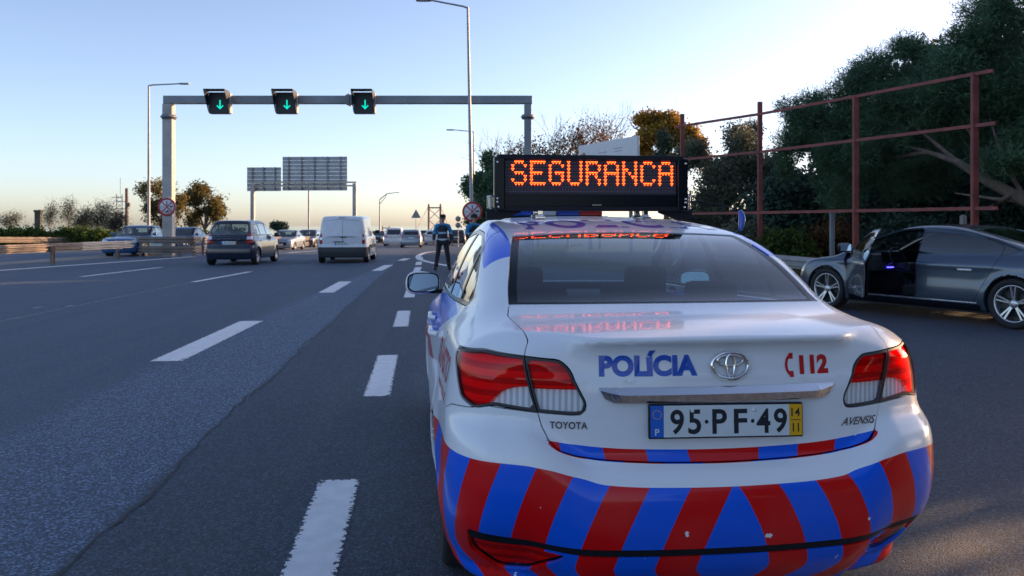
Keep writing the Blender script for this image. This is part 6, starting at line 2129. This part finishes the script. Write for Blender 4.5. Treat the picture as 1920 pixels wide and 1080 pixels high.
# far small signs
b = from_cam(780, 84, ground_z(84)); s = empty("warning_sign", b, -YAW); tag(s, "dark back of a triangular sign above the silver hatchback", "traffic sign")
MB().tube([(0, 0, 0), (0, 0, 3.3)], .04, 6).build("pole", M['post_grey'], s)
MB().prism([(-.52, 0), (.52, 0), (0, .92)], .03, Matrix.Translation((0, .05, 2.75)) @ Matrix.Rotation(rad(90), 4, 'X')).build("sign_face", M['gantry_grey'], s)
b = from_cam(859, 70, ground_z(70)); s = empty("round_signs", b, -YAW); s.name = "sign_post"; tag(s, "post with two small round dark signs right of the standing officer", "traffic sign")
MB().tube([(0, 0, 0), (0, 0, 2.75)], .035, 6).build("pole", M['post_grey'], s)
for z in (2.42, 1.86): MB().lathe([(-.02, .0001), (-.02, .24), (.02, .24), (.02, .0001)], 18, 'Y', (0, -.05, z)).build("sign_face", M['gantry_grey'], s)
# low buildings at the horizon
for px, w, h, lb_ in ((1, 3, 3, None), (590, 1.9, 2.6, "low brick coloured building end just left of the white van")):
    if lb_ is None: continue
    b = from_cam(px, 170, -2.6); s = empty("building", b, -YAW); tag(s, lb_, "building")
    MB().box((0, 0, h / 2), (w, 3, h)).build("wall", pbr("far_wall", (.34, .20, .15), .8, var=.15), s)
    MB().box((0, 0, h + .1), (w + .2, 3.2, .2)).build("roof", M['concrete'], s)
    for k in range(3): MB().box((-w / 2 + w * (k + .5) / 3, -1.51, h - .7), (.36, .06, .7)).build("window", M['black_gloss'], s)


# ------------------------------------------------------------------ people
M['skin'] = pbr("skin", (.42, .24, .17), .55, var=.06, vscale=12)
M['uniform_dark'] = pbr("uniform_dark", (.014, .018, .028), .8, var=.25, vscale=18)
M['boot_black'] = pbr("boot_black", (.008, .008, .009), .45)
M['hair_dark'] = pbr("hair_dark", (.015, .011, .009), .7)


def jacket_mat():
    m, nt, N, L, B = nodes_of("police_jacket")
    tc = N.new("ShaderNodeTexCoord"); sp = N.new("ShaderNodeSeparateXYZ"); L.new(tc.outputs['Object'], sp.inputs[0])
    def mth(op, a, b):
        q = N.new("ShaderNodeMath"); q.operation = op
        for i, v in enumerate((a, b)):
            if isinstance(v, (int, float)): q.inputs[i].default_value = v
            else: L.new(v, q.inputs[i])
        return q.outputs[0]
    def mix(f, a, b):
        q = N.new("ShaderNodeMix"); q.data_type = 'RGBA'; L.new(f, q.inputs[0])
        for i, v in ((6, a), (7, b)):
            if isinstance(v, tuple): q.inputs[i].default_value = (*v, 1)
            else: L.new(v, q.inputs[i])
        return q.outputs[2]
    ax = mth('ABSOLUTE', sp.outputs[0], 0.0); z = sp.outputs[2]
    blue = mth('MULTIPLY', mth('GREATER_THAN', z, 1.17), mth('GREATER_THAN', mth('ADD', ax, mth('MULTIPLY', mth('SUBTRACT', z, 1.3), .25)), .155))
    yoke = mth('GREATER_THAN', mth('SUBTRACT', z, mth('MULTIPLY', ax, -.1)), 1.435)
    band1 = mth('LESS_THAN', mth('ABSOLUTE', mth('SUBTRACT', z, 1.185), 0.0), .030)
    band2 = mth('MULTIPLY', mth('LESS_THAN', mth('ABSOLUTE', mth('SUBTRACT', z, .975), 0.0), .028), mth('LESS_THAN', ax, .21))
    c = mix(mth('MAXIMUM', blue, yoke), (.016, .020, .030), (.008, .20, .42))
    c = mix(band1, c, (.10, .34, .58)); c = mix(band2, c, (.52, .56, .58))
    L.new(c, B.inputs['Base Color']); B.inputs['Roughness'].default_value = .7
    n = N.new("ShaderNodeTexNoise"); n.inputs['Scale'].default_value = 14; L.new(tc.outputs['Object'], n.inputs['Vector'])
    bp = N.new("ShaderNodeBump"); bp.inputs['Strength'].default_value = .5; bp.inputs['Distance'].default_value = .03; L.new(n.outputs[0], bp.inputs['Height']); L.new(bp.outputs[0], B.inputs['Normal'])
    return m


M['jacket'] = jacket_mat()


def skinned(name, verts, edges, radii, mat, parent, root_i=0, sub=2):
    me = bpy.data.meshes.new(name); me.from_pydata([tuple(v) for v in verts], edges, []); me.update()
    o = link_mesh(name, me, mat, parent)
    sk = o.modifiers.new("skin", 'SKIN'); sk.use_smooth_shade = True; sk.branch_smoothing = .4
    for i, r in enumerate(radii):
        v = me.skin_vertices[0].data[i]
        v.radius = (r, r) if not isinstance(r, tuple) else r
        v.use_root = (i == root_i)
    ss = o.modifiers.new("sub", 'SUBSURF'); ss.levels = sub; ss.render_levels = sub
    return o


def person(label, loc, rz, arms, stance=.14, salute=False):
    t = empty("person", loc, rz); tag(t, label, "person")
    st = stance
    J = dict(pel=(0, 0, .96), wai=(0, 0, 1.08), che=(0, .01, 1.30), shc=(0, .01, 1.43), nk=(0, .0, 1.50), hd0=(0, -.012, 1.575), hd1=(0, -.012, 1.66), hd2=(0, -.005, 1.735),
             lh=(-.095, 0, .90), lk=(-.095 - st * .5, -.015, .50), la=(-.095 - st, .01, .10), lt=(-.095 - st - .01, -.10, .055), rh=(.095, 0, .90), rk=(.095 + st * .5, -.015, .50), ra=(.095 + st, .01, .10), rt=(.095 + st + .01, -.10, .055),
             ls=(-.185, .01, 1.42), le=arms[0][0], lw=arms[0][1], rs=(.185, .01, 1.42), re=arms[1][0], rw=arms[1][1])
    names = list(J); ix = {n: i for i, n in enumerate(names)}
    E = [('pel', 'wai'), ('wai', 'che'), ('che', 'shc'), ('shc', 'nk'), ('nk', 'hd0'), ('hd0', 'hd1'), ('hd1', 'hd2'), ('pel', 'lh'), ('lh', 'lk'), ('lk', 'la'), ('la', 'lt'), ('pel', 'rh'), ('rh', 'rk'), ('rk', 'ra'), ('ra', 'rt'), ('shc', 'ls'), ('ls', 'le'), ('le', 'lw'), ('shc', 'rs'), ('rs', 're'), ('re', 'rw')]
    R = dict(pel=(.145, .10), wai=(.13, .095), che=(.15, .105), shc=(.11, .085), nk=.054, hd0=(.068, .082), hd1=(.076, .095), hd2=(.055, .07), lh=.085, rh=.085, lk=.056, rk=.056, la=.036, ra=.036, lt=.014, rt=.014, ls=.065, rs=.065, le=.045, re=.045, lw=.032, rw=.032)
    body = skinned("body", [J[n] for n in names], [(ix[a], ix[b]) for a, b in E], [R[n] for n in names], M['skin'], t, ix['pel'])
    # jacket
    N2 = ['wai', 'low', 'che', 'shc', 'col', 'ls', 'le', 'lc', 'rs', 're', 'rc']
    JJ = dict(J); JJ['low'] = (0, 0, .93); JJ['col'] = (0, 0, 1.505)
    JJ['lc'] = tuple(Vector(J['le']).lerp(Vector(J['lw']), .93)); JJ['rc'] = tuple(Vector(J['re']).lerp(Vector(J['rw']), .93))
    i2 = {n: i for i, n in enumerate(N2)}
    R2 = dict(wai=(.175, .135), low=(.185, .14), che=(.195, .145), shc=(.155, .12), col=.075, ls=.088, rs=.088, le=.066, re=.066, lc=.05, rc=.05)
    E2 = [('wai', 'low'), ('wai', 'che'), ('che', 'shc'), ('shc', 'col'), ('shc', 'ls'), ('ls', 'le'), ('le', 'lc'), ('shc', 'rs'), ('rs', 're'), ('re', 'rc')]
    skinned("jacket", [JJ[n] for n in N2], [(i2[a], i2[b]) for a, b in E2], [R2[n] for n in N2], M['jacket'], t, 0)
    N3 = ['pel', 'lh', 'lk', 'la', 'rh', 'rk', 'ra']
    J3 = dict(J); i3 = {n: i for i, n in enumerate(N3)}; J3['pel'] = (0, 0, .98)
    R3 = dict(pel=(.165, .125), lh=.108, rh=.108, lk=.080, rk=.080, la=.066, ra=.066)
    skinned("trousers", [J3[n] for n in N3], [(i3[a], i3[b]) for a, b in [('pel', 'lh'), ('lh', 'lk'), ('lk', 'la'), ('pel', 'rh'), ('rh', 'rk'), ('rk', 'ra')]], [R3[n] for n in N3], M['uniform_dark'], t, 0)
    for s in ('l', 'r'):
        a, k = Vector(J[s + 'a']), Vector(J[s + 'k'])
        sh = a.lerp(k, .45); toe = Vector(J[s + 't'])
        skinned("boot", [sh, a, (a.x, a.y + .03, .06), (toe.x * 1.03, toe.y - .07, .05)], [(0, 1), (1, 2), (2, 3)], [.078, .072, .068, (.064, .056)], M['boot_black'], t, 0)
        # hand: palm with five curled fingers
        w, e = Vector(J[s + 'w']), Vector(J[s + 'e']); d = (w - e).normalized()
        sg = -1 if s == 'l' else 1
        side_ = d.cross(Vector((sg, 0, 0)) if abs(d.x) < .8 else Vector((0, 0, 1))).normalized(); out_ = d.cross(side_).normalized()
        pv = [w, w + d * .045, w + d * .085]; pe = [(0, 1), (1, 2)]; pr = [.028, (.036, .020), (.036, .018)]
        for fi, (off, ln) in enumerate(((-.030, .060), (-.010, .072), (.010, .068), (.028, .054))):
            r0 = w + d * .085 + side_ * off; i0 = len(pv)
            pv += [r0 + d * ln * .5 - out_ * .006, r0 + d * ln - out_ * .026]; pr += [.0095, .0075]; pe += [(2, i0), (i0, i0 + 1)]
        i0 = len(pv); pv += [w + d * .045 - side_ * .042, w + d * .085 - side_ * .058 - out_ * .012]; pr += [.011, .009]; pe += [(1, i0), (i0, i0 + 1)]
        skinned("hand", pv, pe, pr, M['skin'], t, 0, 1)
    # face
    hz = 1.645
    fc = MB()
    fc.add([(-.014, -.098, hz - .022), (.014, -.098, hz - .022), (0, -.126, hz - .020), (0, -.100, hz + .022)], [(0, 1, 2), (0, 2, 3), (2, 1, 3)], True); fc.build("nose", M['skin'], t)
    for s in (-1, 1):
        MB().lathe([(-.004, .0001), (-.002, .010), (.003, .013)], 10, 'Y', (s * .030, -.098, hz + .014)).build("eye", M['hair_dark'], t)
        MB().box((s * .030, -.097, hz + .034), (.034, .012, .008)).build("brow", M['hair_dark'], t)
        er = MB(); er.lathe([(-.008, .0001), (-.006, .026), (.008, .030), (.010, .0001)], 12, 'X', (s * .083, .0, hz - .002)); er.build("ear", M['skin'], t)
    MB().box((0, -.096, hz - .055), (.048, .010, .010), None, .003).build("mouth", pbr("lips", (.30, .12, .10), .5), t)
    cp = MB(); cp.lathe([(1.675, .0995), (1.70, .104), (1.735, .105), (1.765, .092), (1.782, .05), (1.785, .0001)], 22, 'Z', (0, -.008, 0))
    cp.add([(-.085, -.085, 1.688), (.085, -.085, 1.688), (.06, -.165, 1.676), (-.06, -.165, 1.676), (-.085, -.085, 1.680), (.085, -.085, 1.680), (.06, -.165, 1.668), (-.06, -.165, 1.668)], [(0, 3, 2, 1), (4, 5, 6, 7), (2, 3, 7, 6), (0, 4, 7, 3), (1, 2, 6, 5)])
    cp.build("cap", M['uniform_dark'], t)
    hr = MB(); hr.lathe([(1.585, .060), (1.62, .076), (1.69, .082)], 20, 'Z', (0, .030, 0)); hr.build("hair", M['hair_dark'], t)
    lettering("lettering", "TR\u00c2NSITO", M['white_print'], t, flat_place((0, -.162, 1.187), (1, 0, 0), (0, 0, 1), .25, .05), .02)
    bl = MB(); bl.lathe([(.955, .192), (.915, .194)], 24, 'Z'); 
    return t


p = from_cam(830, 25.6)
off1 = person("police officer in black and blue uniform standing on the road", (p.x, p.y, 0), -.05, [((-.265, .0, 1.16), (-.285, -.10, .93)), ((.265, .03, 1.16), (.30, -.03, .90))], .12)
p = from_cam(889, 24.6)
off2 = person("second police officer, half hidden behind the police car roof", (p.x, p.y, 0), .5, [((-.28, -.02, 1.18), (-.27, -.12, .95)), ((.28, .02, 1.17), (.27, -.15, .98))], .10)
bt = None
